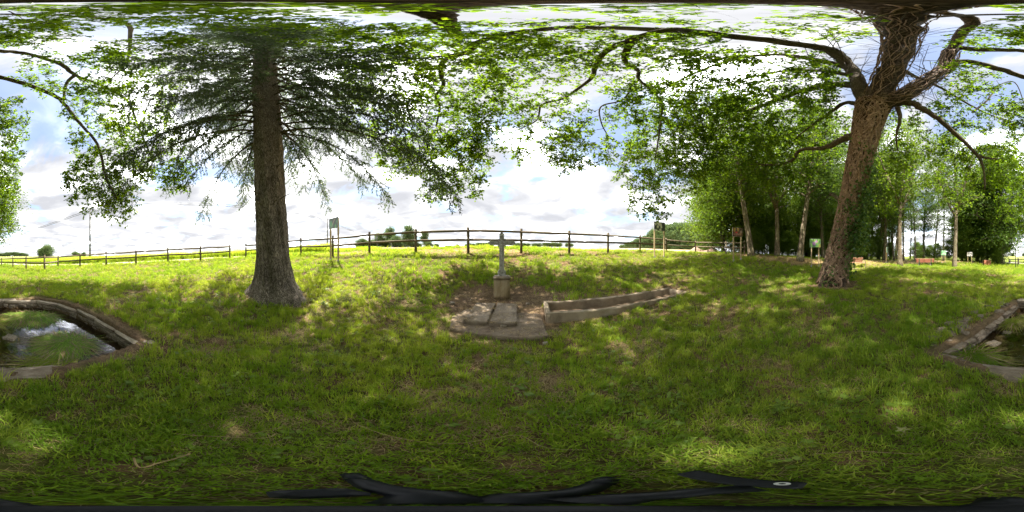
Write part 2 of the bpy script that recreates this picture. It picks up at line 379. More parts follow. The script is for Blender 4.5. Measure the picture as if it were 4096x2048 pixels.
# ------------------------------------------------------------------ terrain: heights along bearings, read off the slope of the place
PROF = {
 0:    [(2, 0), (6, .02), (9, .06), (22, .08), (28, .0), (60, .1), (150, .3), (900, 0)],
 104:  [(2, 0), (6, .06), (15.3, .25), (24, .2), (60, .4), (150, .7), (900, 0)],
 178:  [(2, 0), (6, .12), (11.7, .365), (16, .34), (22, .3), (60, .5), (150, .9), (900, .5)],
 320:  [(2, 0), (5, .12), (14.2, .52), (18, .5), (40, .8), (150, 1.3), (900, 1)],
 425:  [(2, 0), (4, .1), (14.1, .67), (18, .66), (40, 1.0), (150, 1.5), (900, 1.5)],
 672:  [(3, .04), (13.5, .96), (17, 1.03), (40, 1.3), (150, 1.9), (900, 2)],
 919:  [(3, .05), (5, .25), (14, 1.26), (17, 1.34), (40, 1.8), (120, 2.6), (900, 3)],
 1100: [(3, .03), (5, .26), (12.5, 1.45), (20, 1.7), (60, 2.8), (120, 4.2), (900, 5)],
 1250: [(3, .02), (5.2, .3), (10.8, 1.55), (16, 1.85), (50, 3.4), (100, 5.4), (300, 10), (900, 8)],
 1478: [(3, .03), (5, .38), (9.1, 1.64), (14, 2.05), (30, 3.0), (90, 6.3), (300, 15), (900, 13)],
 1663: [(3, .03), (5, .38), (7.9, 1.61), (11, 1.96), (30, 3.0), (100, 6.8), (300, 15.5), (900, 14)],
 1873: [(3, .04), (4.2, .1), (5.1, .25), (7.7, 1.65), (9.6, 2.0), (14, 2.15), (30, 2.9), (100, 6.6), (300, 15.5), (900, 14)],
 2085: [(3, .04), (4.2, .12), (5.1, .27), (8.2, 1.67), (10.5, 2.0), (14, 2.15), (30, 2.9), (100, 6.6), (300, 15.5), (900, 14)],
 2277: [(3, .05), (4.3, .2), (5.0, .3), (8.7, 1.64), (11, 1.85), (30, 2.8), (100, 6.4), (300, 15.5), (900, 14)],
 2432: [(3, .05), (4.6, .24), (5.3, .33), (10.1, 1.73), (14, 1.9), (30, 2.6), (110, 6.8), (300, 15), (900, 14)],
 2560: [(3, .05), (5.4, .26), (6.2, .33), (11.6, 1.82), (16, 1.9), (110, 6.8), (300, 14), (900, 13)],
 2665: [(3, .05), (5.8, .27), (6.6, .36), (13, 1.82), (18, 1.85), (40, 2.6), (120, 6.4), (300, 13), (900, 12)],
 2800: [(3, .05), (6, .3), (8, .7), (14.5, 1.75), (20, 1.78), (40, 2.2), (120, 6), (300, 10), (900, 10)],
 2978: [(3, .04), (6, .2), (11, 1.25), (14, 1.56), (18, 1.75), (60, 2.5), (900, 3)],
 3212: [(3, .03), (7, .3), (11, .68), (12, .80), (13, 1.14), (15, 1.25), (60, 1.3), (900, 1)],
 3330: [(3, .03), (7, .33), (12, .58), (13.3, .95), (15, 1.05), (60, .9), (900, .5)],
 3435: [(3, .02), (7, .32), (12.8, .58), (14.2, 1.0), (16, 1.05), (20, .95), (60, .6), (900, .4)],
 3600: [(3, .02), (7, .28), (16, .49), (17.6, .5), (19.5, .9), (24, .85), (60, .5), (900, .3)],
 3720: [(3, .01), (7, .25), (17, .46), (20, .55), (23, .85), (60, .4), (900, .2)],
 3818: [(3, 0), (7, .2), (16, .39), (22, .42), (25, .75), (60, .4), (900, .2)],
 3948: [(3, 0), (10, .1), (24, .08), (27, .35), (32, .3), (100, .9), (900, 1)],
 4036: [(3, 0), (20, .10), (28, -.12), (40, .15), (120, 1.1), (220, 1.6), (900, 1)],
}
_rk = np.concatenate([np.linspace(0, 30, 301), np.geomspace(30.5, 1200, 160)])
_keys = sorted(PROF)
_tab = np.array([np.interp(_rk, [0] + [q[0] for q in PROF[k]], [0] + [q[1] for q in PROF[k]]) for k in _keys])
def _smooth_r(row):
    o = row.copy(); ker = np.exp(-np.linspace(-2, 2, 9) ** 2); ker /= ker.sum()
    pad = np.pad(row, 4, mode='edge'); o = np.convolve(pad, ker, mode='valid'); o[:2] = row[:2]; return o
_tab = np.array([_smooth_r(r_) for r_ in _tab])
_azn = 1024
_kk = np.array([_keys[-1] - 4096] + _keys + [_keys[0] + 4096, _keys[1] + 4096], float)
_tt = np.vstack([_tab[-1], _tab, _tab[0], _tab[1]])
_azg = np.arange(_azn) * 4096 / _azn
_grid = np.empty((_azn, len(_rk)))
_ii = np.clip(np.searchsorted(_kk, _azg, side='right') - 1, 0, len(_kk) - 2)
_f = (_azg - _kk[_ii]) / (_kk[_ii + 1] - _kk[_ii])
_grid = _tt[_ii] * (1 - _f)[:, None] + _tt[_ii + 1] * _f[:, None]
_ker = np.exp(-np.linspace(-2, 2, 25) ** 2); _ker /= _ker.sum()
_g2 = np.vstack([_grid[-12:], _grid, _grid[:12]])
_grid = np.array([np.convolve(_g2[:, j], _ker, mode='valid') for j in range(_g2.shape[1])]).T
POND = [(-1.86, -1.74), (-1.97, -2.35), (-2.00, -3.05), (-1.93, -3.85), (-1.68, -4.6), (-1.15, -5.08), (0.18, -5.25), (1.05, -1.98)]          # inner edge of the pond basin
TR0 = Vector((0.68, 3.22)); TRU = Vector((4.24, -0.62)).normalized(); TRV = Vector((-TRU.y, TRU.x)); TRL, TRW = 4.36, 1.02
def poly_sd(x, y, poly):
    """signed distance to a convex polygon, negative inside"""
    d = np.full(np.shape(x), -1e9); n = len(poly)
    ar = sum(poly[i][0] * poly[(i + 1) % n][1] - poly[(i + 1) % n][0] * poly[i][1] for i in range(n))
    sg = 1 if ar > 0 else -1
    for i in range(n):
        ax, ay = poly[i]; bx, by = poly[(i + 1) % n]
        ex, ey = bx - ax, by - ay; L = math.hypot(ex, ey)
        d = np.maximum(d, sg * ((x - ax) * ey - (y - ay) * ex) / L)
    return d
def trough_sd(x, y):
    u = (x - TR0.x) * TRU.x + (y - TR0.y) * TRU.y; v = (x - TR0.x) * TRV.x + (y - TR0.y) * TRV.y
    return np.maximum(np.abs(u - TRL / 2) - TRL / 2, np.abs(v - TRW / 2) - TRW / 2)
def gz0(x, y):
    x = np.asarray(x, float); y = np.asarray(y, float)
    r = np.hypot(x, y); px = (np.arctan2(x, y) * 4096 / (2 * PI) + 2048) % 4096
    a = px / 4096 * _azn; i = np.floor(a).astype(int); fa = a - i; i %= _azn; i2 = (i + 1) % _azn
    j = np.clip(np.searchsorted(_rk, r, side='right') - 1, 0, len(_rk) - 2); fr = np.clip((r - _rk[j]) / (_rk[j + 1] - _rk[j]), 0, 1)
    z = (_grid[i, j] * (1 - fr) + _grid[i, j + 1] * fr) * (1 - fa) + (_grid[i2, j] * (1 - fr) + _grid[i2, j + 1] * fr) * fa
    bump = (fbm(x * .9, y * .9, 3, 4) - .5) * .12 + (fbm(x * 4, y * 4, 5, 3) - .5) * .035
    near = sstep(.3, 1.2, r) * (1 - sstep(40, 90, r))
    return z + bump * near
def gz(x, y):
    z = gz0(x, y)
    x = np.asarray(x, float); y = np.asarray(y, float)
    d = poly_sd(x, y, POND)
    t = np.clip((-d + .06) / .16, 0, 1)
    z = z * (1 - t) + (-.42 + (fbm(x * 5, y * 5, 9, 3) - .5) * .22) * t
    dt = trough_sd(x, y)
    t = np.clip((-dt) / .10, 0, 1)
    z = z * (1 - t) + (-.15) * t
    return z
def g1(x, y): return float(gz(np.array([x]), np.array([y]))[0])
def PG(px, r):
    x, y = XY(px, r); return Vector((x, y, g1(x, y)))

# -------- cover of the ground: what grows or lies where
ROAD = [XY(*q) for q in ((4040, 36), (4092, 32), (60, 26.8), (120, 23.2), (232, 20.0), (330, 18.4), (425, 17.6), (544, 16.9), (672, 16.6), (802, 16.6), (919, 17.0), (1010, 17.6), (1100, 19.0), (1190, 22.0), (1240, 28), (1265, 40))]
def seg_dist(x, y, pts):
    d = np.full(np.shape(x), 1e9)
    for (ax, ay), (bx, by) in zip(pts[:-1], pts[1:]):
        ex, ey = bx - ax, by - ay; L2 = ex * ex + ey * ey
        t = np.clip(((x - ax) * ex + (y - ay) * ey) / L2, 0, 1)
        d = np.minimum(d, np.hypot(x - ax - t * ex, y - ay - t * ey))
    return d
OAK = P(3332, 1130, 7.0); SPR = P(1100, 1172, 5.1)
def bare(x, y):
    """0..1 trodden or mown-off earth"""
    n = fbm(x * 1.6, y * 1.6, 21, 4)
    b = np.zeros(np.shape(x))
    def ell(cx, cy, rx, ry, s=1.0):
        q = np.hypot((x - cx) / rx, (y - cy) / ry) + (n - .5) * .9
        return s * (1 - sstep(.75, 1.1, q))
    b = np.maximum(b, ell(-.35, 3.75, 1.45, 1.25)); b = np.maximum(b, ell(.35, 4.7, 1.15, .8, .95)); b = np.maximum(b, ell(-.9, 4.7, .8, .75, .9))
    b = np.maximum(b, ell(OAK.x, OAK.y, 1.05, 1.05, .9)); b = np.maximum(b, ell(SPR.x, SPR.y, .95, .95, .85))
    b = np.maximum(b, ell(.6, 2.9, .5, .4, .5))
    dp = poly_sd(x, y, POND)
    b = np.maximum(b, (1 - sstep(.15, .29, dp + (n - .5) * .2)) * .85)
    dt = trough_sd(x, y)
    b = np.maximum(b, (1 - sstep(.03, .2, dt + (n - .5) * .3)) * .55)
    return b
def straw_bank(x, y):
    px = (np.arctan2(x, y) * 4096 / (2 * PI) + 2048) % 4096; r = np.hypot(x, y)
    n = fbm(x * .8, y * .8, 31, 4) - .5
    rin = np.interp(px, [2850, 2960, 3050, 3212, 3330, 3435, 3520, 3600, 3720, 3818, 3948, 4000], [14.2, 12.6, 12.4, 11.9, 12.6, 13.3, 15.5, 17.6, 20.5, 22.5, 25.5, 27])
    return sstep(-.4, .5, r - rin + n * 2.2) * (1 - sstep(3.5, 6, r - rin)) * sstep(2870, 2960, px) * (1 - sstep(3940, 4000, px))
def ridge_dry(x, y):
    """dry clippings on the crest along the fence"""
    px = (np.arctan2(x, y) * 4096 / (2 * PI) + 2048) % 4096; r = np.hypot(x, y)
    rc = np.interp(px, [1250, 1478, 1663, 1873, 2085, 2277, 2432], [11.5, 9.8, 8.6, 8.2, 8.7, 9.2, 10.6])
    n = fbm(x * 1.1, y * 1.1, 41, 4)
    return np.exp(-((r - rc - .4) / .9) ** 2) * sstep(.35, .6, n) * sstep(1220, 1330, px) * (1 - sstep(2330, 2450, px))
def field_tan(x, y):
    px = (np.arctan2(x, y) * 4096 / (2 * PI) + 2048) % 4096; r = np.hypot(x, y)
    edge = np.interp(px, [1480, 1560, 1660, 1873, 2085, 2277, 2432, 2560, 2665, 2850], [13, 11, 11, 16, 18, 13.5, 13.8, 15, 16, 18])
    return sstep(-.6, .8, r - edge) * sstep(1470, 1560, px) * (1 - sstep(2860, 2900, px))

# ground sheet: a polar grid fine near the camera, reaching the horizon
rr = np.concatenate([np.linspace(.0015, 8.5, 137), np.linspace(8.62, 30, 130), np.geomspace(30.6, 2600, 60)])
NA = 600
aa = np.arange(NA) * 2 * PI / NA
RRg, AAg = np.meshgrid(rr, aa, indexing='ij')
gx = RRg * np.sin(AAg); gy = RRg * np.cos(AAg)
gzv = gz(gx, gy)
far = sstep(1000, 2500, RRg); gzv = gzv * (1 - far) + far * (-25)
V = np.stack([gx.ravel(), gy.ravel(), gzv.ravel()], 1)
V = np.vstack([V, [[0, 0, float(gzv[0].mean())]]])
ri, ai = np.meshgrid(np.arange(len(rr) - 1), np.arange(NA), indexing='ij')
a2 = (ai + 1) % NA
F = np.stack([ri * NA + ai, ri * NA + a2, (ri + 1) * NA + a2, (ri + 1) * NA + ai], -1).reshape(-1, 4)
F = F[:, ::-1]

# ground material: colour attribute for cover, noise for grain
m, t, o = base_mat('ground'); L = t.links.new
at = t.nodes.new('ShaderNodeAttribute'); at.attribute_name = 'cover'
gp = t.nodes.new('ShaderNodeNewGeometry')
n1_ = t.nodes.new('ShaderNodeTexNoise'); n1_.inputs['Scale'].default_value = 9; n1_.inputs['Detail'].default_value = 9; n1_.inputs['Roughness'].default_value = .7
L(gp.outputs['Position'], n1_.inputs[0])
cr = t.nodes.new('ShaderNodeValToRGB'); cr.color_ramp.elements[0].position = .3; cr.color_ramp.elements[0].color = (.55, .52, .5, 1)
cr.color_ramp.elements[1].position = .7; cr.color_ramp.elements[1].color = (1.35, 1.3, 1.25, 1)
L(n1_.outputs['Fac'], cr.inputs[0])
mu = t.nodes.new('ShaderNodeMixRGB'); mu.blend_type = 'MULTIPLY'; mu.inputs[0].default_value = 1
L(at.outputs['Color'], mu.inputs[1]); L(cr.outputs[0], mu.inputs[2])
n2_ = t.nodes.new('ShaderNodeTexNoise'); n2_.inputs['Scale'].default_value = 28; n2_.inputs['Detail'].default_value = 8
L(gp.outputs['Position'], n2_.inputs[0])
bu = t.nodes.new('ShaderNodeBump'); bu.inputs['Strength'].default_value = .9; bu.inputs['Distance'].default_value = .05
L(n2_.outputs['Fac'], bu.inputs['Height'])
pb = t.nodes.new('ShaderNodeBsdfPrincipled'); pb.inputs['Roughness'].default_value = .97; pb.inputs['Specular IOR Level'].default_value = .1
L(mu.outputs[0], pb.inputs['Base Color']); L(bu.outputs[0], pb.inputs['Normal']); L(pb.outputs[0], o.inputs['Surface'])
M['ground'] = m
me = np_mesh('ground', V, F, M['ground'], True)
x = V[:, 0]; y = V[:, 1]; rV = np.hypot(x, y); pxV = (np.arctan2(x, y) * 4096 / (2 * PI) + 2048) % 4096
nA = fbm(x * .7, y * .7, 51, 4)[:, None]; nB = fbm(x * 3, y * 3, 57, 4)[:, None]
C = np.array([.105, .112, .032]) * (1 - sstep(.42, .62, nB)) + np.array([.135, .092, .05]) * sstep(.42, .62, nB)
C = C * (.8 + .4 * nA)
farg = sstep(11, 24, rV)[:, None]
C = C * (1 - farg) + farg * (np.array([.12, .155, .03]) * (.8 + .4 * nA))
def lay(C, k, col): k = np.clip(k, 0, 1)[:, None]; return C * (1 - k) + k * np.array(col) * (.75 + .5 * nB)
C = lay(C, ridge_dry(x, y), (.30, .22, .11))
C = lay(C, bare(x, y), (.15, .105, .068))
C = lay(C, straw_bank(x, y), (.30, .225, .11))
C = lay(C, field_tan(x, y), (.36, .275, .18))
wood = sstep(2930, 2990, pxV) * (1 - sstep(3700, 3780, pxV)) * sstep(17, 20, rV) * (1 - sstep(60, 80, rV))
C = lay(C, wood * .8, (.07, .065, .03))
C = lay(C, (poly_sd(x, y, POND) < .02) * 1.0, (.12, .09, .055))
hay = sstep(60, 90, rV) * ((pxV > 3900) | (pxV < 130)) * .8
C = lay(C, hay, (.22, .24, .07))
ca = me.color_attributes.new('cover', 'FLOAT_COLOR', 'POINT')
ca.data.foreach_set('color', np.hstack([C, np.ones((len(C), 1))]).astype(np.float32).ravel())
ground = link('ground', me); tag(ground, 'grassy ground with bare patches, rising to a bank', kind='structure')

# the gravel lane outside the fence
def strip(name, pts, width, mat, lift=.03, step=.5, noise=.25):
    P2 = [Vector((p[0], p[1])) for p in pts]; dense = []
    for a, b in zip(P2[:-1], P2[1:]):
        k = max(1, int((b - a).length / step))
        dense += [a.lerp(b, i / k) for i in range(k)]
    dense.append(P2[-1]); mb = MB(); vs = []; K = 5
    for i, p in enumerate(dense):
        tn = (dense[min(i + 1, len(dense) - 1)] - dense[max(i - 1, 0)]).normalized(); nn = Vector((-tn.y, tn.x))
        for j in range(K):
            s_ = (j / (K - 1) - .5) * (width + random.uniform(-noise, noise))
            q = p + nn * s_; vs.append((q.x, q.y, g1(q.x, q.y) + (lift if 0 < j < K - 1 else -.05)))
    fs = [(i * K + j, i * K + j + 1, (i + 1) * K + j + 1, (i + 1) * K + j) for i in range(len(dense) - 1) for j in range(K - 1)]
    mb.add(vs, fs); return mb.build(name, mat, smooth=True)
tag(strip('gravel_lane', ROAD, 2.5, M['gravel'], .045), 'pale gravel lane running along outside the fence', kind='structure')

# ------------------------------------------------------------------ pond
m, t, o = base_mat('water'); L = t.links.new
fr = t.nodes.new('ShaderNodeFresnel'); fr.inputs['IOR'].default_value = 1.5
gl = t.nodes.new('ShaderNodeBsdfGlossy'); gl.inputs['Roughness'].default_value = .03; gl.inputs['Color'].default_value = (.8, .82, .9, 1)
tp = t.nodes.new('ShaderNodeBsdfTransparent'); tp.inputs['Color'].default_value = (.78, .72, .58, 1)
nw = t.nodes.new('ShaderNodeTexNoise'); nw.inputs['Scale'].default_value = 5; nw.inputs['Detail'].default_value = 3
gg = t.nodes.new('ShaderNodeNewGeometry'); L(gg.outputs['Position'], nw.inputs[0])
bw = t.nodes.new('ShaderNodeBump'); bw.inputs['Strength'].default_value = .12; bw.inputs['Distance'].default_value = .02
L(nw.outputs['Fac'], bw.inputs['Height']); L(bw.outputs[0], gl.inputs['Normal']); L(bw.outputs[0], fr.inputs['Normal'])
ms = t.nodes.new('ShaderNodeMixShader'); L(fr.outputs[0], ms.inputs[0]); L(tp.outputs[0], ms.inputs[1]); L(gl.outputs[0], ms.inputs[2]); L(ms.outputs[0], o.inputs['Surface'])
M['water'] = m
WZ = -.20
cx_, cy_ = sum(p[0] for p in POND) / len(POND), sum(p[1] for p in POND) / len(POND)
mb = MB(); mb.add([(cx_ + (p[0] - cx_) * 1.03, cy_ + (p[1] - cy_) * 1.03, WZ) for p in POND], [tuple(range(len(POND)))])
wt = mb.build('pond_water', M['water']); wt.data.flip_normals() if wt.data.polygons[0].normal.z < 0 else None
tag(wt, 'shallow dark pond water mirroring the sky', kind='structure')

def rock(name, dims, seed, mat, sub=1, rough=.18):
    """an uneven block: a bevelled cube pushed about"""
    bm = bmesh.new(); bmesh.ops.create_cube(bm, size=1.0)
    bmesh.ops.bevel(bm, geom=bm.edges[:], offset=.16, segments=1, affect='EDGES')
    rs = random.Random(seed)
    for v in bm.verts:
        v.co += Vector((rs.uniform(-rough, rough), rs.uniform(-rough, rough), rs.uniform(-rough, rough))) * .5
        v.co = Vector((v.co.x * dims[0], v.co.y * dims[1], v.co.z * dims[2]))
    me = bpy.data.meshes.new(name); bm.to_mesh(me); bm.free(); me.materials.append(mat)
    return me
wall_meshes = [rock('wall_stone', (1, 1, 1), s_, M['wall_stone']) for s_ in range(5)]
cop_meshes = [rock('coping_stone', (1, 1, 1), 20 + s_, M['coping'], rough=.10) for s_ in range(5)]
pond = thing('pond_wall', 'low rubble stone wall with flat coping round the small pond', 'wall', (0, -1.6, 0))
def place(me, name, loc, rz, scl, root, tilt=(0, 0)):
    o = link(name, me, root); o.location = Vector(loc) - Vector(root.location)
    o.rotation_euler = (tilt[0], tilt[1], rz); o.scale = scl; return o
rs = random.Random(5)
def wall_run(a, b, outn, cop_w, cop_len, top, missing=0.0, rubble=False, skip_wall=False):
    a = Vector(a); b = Vector(b); d = (b - a); Ln = d.length; d.normalize(); rz = math.atan2(d.y, d.x)
    n = Vector(outn).normalized(); s_ = 0.0
    while s_ < Ln - .05:
        l_ = min(rs.uniform(*cop_len), Ln - s_)
        if rs.random() >= missing:
            p = a + d * (s_ + l_ / 2) + n * (cop_w / 2 - .03 + rs.uniform(-.03, .03))
            place(rs.choice(cop_meshes), 'coping_stone', (p.x, p.y, top - .05 + rs.uniform(-.012, .012)), rz + rs.uniform(-.04, .04),
                  (l_ * 1.0, cop_w * rs.uniform(.95, 1.05), .10), pond, (rs.uniform(-.05, .05), rs.uniform(-.03, .03)))
        s_ += l_
    if skip_wall: return
    for course in range(3):
        z = top - .15 - course * .105; s_ = rs.uniform(-.1, 0)
        while s_ < Ln:
            l_ = rs.uniform(.16, .38)
            p = a + d * (s_ + l_ / 2) + n * (.06 + rs.uniform(-.02, .03))
            place(rs.choice(wall_meshes), 'wall_stone', (p.x, p.y, z), rz + rs.uniform(-.08, .08), (l_ * .97, .2, .108 * rs.uniform(.85, 1.0)), pond, (rs.uniform(-.1, .1), 0))
            s_ += l_
PV = [Vector(p) for p in POND]; A_, C_, D_ = PV[0], PV[6], PV[7]
for q0, q1, wd_ in ((PV[0] + Vector((.04, .20)), PV[1], .32), (PV[1], PV[2], .34), (PV[2], PV[3], .36), (PV[3], PV[4], .36), (PV[4], PV[5], .33), (PV[5], PV[6], .30)):   # long curved side by the bank
    dn = (q1 - q0).normalized(); wall_run(q0 - dn * .04, q1 + dn * .07, ((dn.y, -dn.x) if dn.y * (cx_ - q0.x) - dn.x * (cy_ - q0.y) < 0 else (-dn.y, dn.x)), wd_, (.8, 1.2), .035)
cop_keep = cop_meshes; cop_meshes = [rock('rubble_stone', (1, 1, 1), 40 + s_, M['stone'], rough=.26) for s_ in range(5)]
wall_run(C_, D_ + Vector((0, .1)), (1, .2), .34, (.2, .55), -.045, .12)
wall_run(D_ + Vector((.2, 0)), A_ + Vector((.55, 0)), (0, 1), .30, (.5, .85), -.02, .05)
for k in range(34):                                                                # loose rubble tumbled on the low side
    f_ = rs.random(); p = C_.lerp(D_, f_) + Vector((rs.uniform(.1, .75), rs.uniform(-.1, .1)))
    s_ = rs.uniform(.06, .17)
    place(rs.choice(cop_meshes), 'loose_stone', (p.x, p.y, g1(p.x, p.y) + s_ * .05), rs.uniform(0, 3), (s_ * 1.3, s_, s_ * .5), pond, (rs.uniform(-.2, .2), rs.uniform(-.2, .2)))
cop_meshes = cop_keep
for k in range(22):                                                                # stones on the pond bed
    p = Vector((rs.uniform(-.3, .9), rs.uniform(-3.6, -2.1)))
    if poly_sd(np.array([p.x]), np.array([p.y]), POND)[0] > -.12: continue
    s_ = rs.uniform(.1, .26)
    place(rs.choice(wall_meshes), 'bed_stone', (p.x, p.y, -.34 + rs.uniform(0, .1)), rs.uniform(0, 3), (s_, s_, s_ * .6), pond)

# ------------------------------------------------------------------ grass (uncountable): tufts scattered over the ground
def blade_mesh(name, n, h, spread, wd, lean, mat, seed, flat=0.0):
    r_ = np.random.default_rng(seed); vs = []; fs = []
    for i in range(n):
        a = r_.uniform(0, 2 * PI); q = spread * math.sqrt(r_.uniform(0, 1))
        bx, by = q * math.cos(a), q * math.sin(a)
        b = r_.uniform(0, 2 * PI); hh = h * r_.uniform(.5, 1.15); le = lean * r_.uniform(.3, 1.4) * hh
        dx, dy = math.cos(b), math.sin(b); sx, sy = -dy * wd / 2, dx * wd / 2
        hz = hh * (1 - flat)
        p0 = (bx, by, -.01); p1 = (bx + dx * le * .3, by + dy * le * .3, hz * .6); p2 = (bx + dx * le, by + dy * le, hz * (.95 if lean < 1 else .72))
        k = len(vs)
        vs += [(p0[0] - sx, p0[1] - sy, p0[2]), (p0[0] + sx, p0[1] + sy, p0[2]), (p1[0] + sx, p1[1] + sy, p1[2]), (p1[0] - sx, p1[1] - sy, p1[2]), p2]
        fs += [(k, k + 1, k + 2, k + 3), (k + 3, k + 2, k + 4)]
    me = bpy.data.meshes.new(name); me.from_pydata(vs, [], fs); me.materials.append(mat); me.update(); return me
protos = bpy.data.collections.new('grass_tufts')
def proto(nm, me):
    o = bpy.data.objects.new(nm, me); protos.objects.link(o)
for k in range(4): proto('a%d_tuft' % k, blade_mesh('tuft', 13, .078, .055, .0058, .6, M['blade'], 100 + k))
for k in range(3): proto('b%d_tuft' % k, blade_mesh('tuft', 13, .09, .055, .006, .65, M['blade_deep'], 120 + k))
for k in range(3): proto('c%d_straw' % k, blade_mesh('straw', 12, .07, .06, .0042, 1.5, M['straw'], 140 + k, .6))
for k in range(2): proto('d%d_tall' % k, blade_mesh('tall', 14, .14, .06, .0065, .7, M['blade'], 160 + k))
def weed_mesh(seed):
    r_ = np.random.default_rng(seed); vs = []; fs = []
    for i in range(9):
        a = r_.uniform(0, 2 * PI); q = r_.uniform(.01, .05); z = r_.uniform(.02, .05); s_ = r_.uniform(.014, .034)
        c = Vector((q * math.cos(a), q * math.sin(a), z)); d = Vector((math.cos(a), math.sin(a), r_.uniform(-.1, .4))).normalized(); sd_ = Vector((-d.y, d.x, 0)).normalized()
        k = len(vs); vs += [tuple(c), tuple(c + d * s_ + sd_ * s_ * .7), tuple(c + d * s_ * 2), tuple(c + d * s_ - sd_ * s_ * .7)]; fs.append((k, k + 1, k + 2, k + 3))
    me = bpy.data.meshes.new('weed'); me.from_pydata(vs, [], fs); me.materials.append(M['weed']); me.update(); return me
for k in range(2): proto('e%d_weed' % k, weed_mesh(180 + k))

SLABS = []   # footprints kept free of grass: filled below from the same numbers as the slabs
BASE_POLY = [(-1.12, 2.74), (.58, 2.58), (.66, 3.72), (-1.2, 3.75)]
def grass_points():
    X = []; Y = []; I = []; S = []
    def ring(r0, r1, dens, smin, smax):
        n = int(PI * (r1 * r1 - r0 * r0) * dens)
        r = np.sqrt(rng.uniform(r0 * r0, r1 * r1, n)); a = rng.uniform(0, 2 * PI, n)
        X.append(r * np.sin(a)); Y.append(r * np.cos(a)); S.append(rng.uniform(smin, smax, n))
    ring(.0, 1.2, 1000, .5, .95); ring(1.2, 2.4, 720, .5, 1.05); ring(2.4, 4, 460, .6, 1.25); ring(4, 7, 250, .75, 1.6); ring(7, 11, 130, 1.1, 1.8); ring(11, 18, 46, 1.5, 2.4); ring(18, 30, 13, 2.2, 3.6)
    x = np.concatenate(X); y = np.concatenate(Y); s = np.concatenate(S)
    r = np.hypot(x, y); px = (np.arctan2(x, y) * 4096 / (2 * PI) + 2048) % 4096
    b = np.maximum(bare(x, y) * .97, field_tan(x, y)); sb = straw_bank(x, y); rd = ridge_dry(x, y)
    n1 = fbm(x * .55, y * .55, 61, 4); n2 = fbm(x * 2.2, y * 2.2, 67, 4); n3 = fbm(x * 1.3, y * 1.3, 71, 4)
    u = rng.uniform(0, 1, len(x))
    thin = sstep(.52, .70, n2) * .5 * sstep(.6, 1.8, r)                       # worn patches
    clumpy = sstep(.47, .60, fbm(x * 4.5, y * 4.5, 83, 3)) * .6 * (1 - sstep(9, 14, r)) * sstep(.9, 2.6, r)
    keep = u > np.maximum(np.maximum(b * .78, thin), clumpy)
    keep &= poly_sd(x, y, POND) > np.where(x > .2, .24, .31)
    keep &= trough_sd(x, y) > .01
    onslab = poly_sd(x, y, BASE_POLY) < 0
    keep &= ~(onslab & (rng.uniform(0, 1, len(x)) < .55))
    keep &= np.hypot(x - OAK.x, y - OAK.y) > .55
    keep &= np.hypot(x - SPR.x, y - SPR.y) > .5
    keep &= seg_dist(x, y, ROAD) > 1.15
    keep &= (np.abs(x) + np.abs(y) > .04)
    wood = (px > 2960) & (px < 3720) & (r > 19)
    keep &= ~(wood & (rng.uniform(0, 1, len(x)) < .8))
    u2 = rng.uniform(0, 1, len(x))
    pdry = np.clip(.16 + .48 * sstep(.47, .65, n3) * sstep(.3, 1.2, r) + .9 * b + .85 * sb + .8 * rd, 0, .95)
    idx = np.where(u2 < pdry, 7 + rng.integers(0, 3, len(x)), np.where(n1 + rng.normal(0, .12, len(x)) > .5, rng.integers(0, 4, len(x)), 4 + rng.integers(0, 3, len(x))))
    u3 = rng.uniform(0, 1, len(x))
    idx = np.where(onslab, 7 + rng.integers(0, 3, len(x)), idx)
    n4 = fbm(x * 1.7, y * 1.7, 77, 3)
    idx = np.where((u3 < .03 + .12 * sstep(.58, .7, n4)) & (idx < 7), 10 + rng.integers(0, 2, len(x)), idx)
    idx = np.where((u3 > .975 - .10 * sstep(.60, .72, fbm(x * 1.1, y * 1.1, 79, 3))) & (idx < 7) & (r < 6), 12 + rng.integers(0, 2, len(x)), idx)
    s = s * (.55 + 1.0 * n2)
    # verge beyond the lane, uncut and lush
    nv = 9000; a = rng.uniform(0, 1320, nv); rb = np.interp(a, [0, 120, 330, 672, 919, 1100, 1200, 1320], [29.5, 25.5, 20.6, 18.7, 19, 21, 16, 12.5]); rv = rb + rng.exponential(3.2, nv)
    ang = (a - 2048) * 2 * PI / 4096; xv = rv * np.sin(ang); yv = rv * np.cos(ang)
    kv = (seg_dist(xv, yv, ROAD) > 1.5)
    # fringe along the stones of the pond, trough and slabs
    nf = 1400; xf = rng.uniform(-3, 2.2, nf); yf = rng.uniform(-6, -1.2, nf); df = poly_sd(xf, yf, POND)
    kf = (df > .30) & (df < .52)
    x = np.concatenate([x[keep], xv[kv], xf[kf]]); y = np.concatenate([y[keep], yv[kv], yf[kf]])
    idx = np.concatenate([idx[keep], rng.choice([10, 11, 4, 5], kv.sum()), rng.choice([0, 4, 8, 10], kf.sum())])
    s = np.concatenate([s[keep], rng.uniform(4.0, 6.5, kv.sum()), rng.uniform(.9, 1.5, kf.sum())])
    return x, y, idx, s
x, y, idx, s = grass_points()
z = gz(x, y); z = np.where(poly_sd(x, y, BASE_POLY) < 0, np.maximum(z, .10), z)
inraised = (x > -.97) & (x < .14) & (y > 2.98) & (y < 4.38); z = np.where(inraised, .195, z)
e_ = .08
nxg = -(gz0(x + e_, y) - gz0(x - e_, y)) / (2 * e_); nyg = -(gz0(x, y + e_) - gz0(x, y - e_)) / (2 * e_)
me = bpy.data.meshes.new('grass'); me.vertices.add(len(x)); me.vertices.foreach_set('co', np.stack([x, y, z], 1).astype(np.float32).ravel())
ar = me.attributes.new('rot', 'FLOAT_VECTOR', 'POINT')
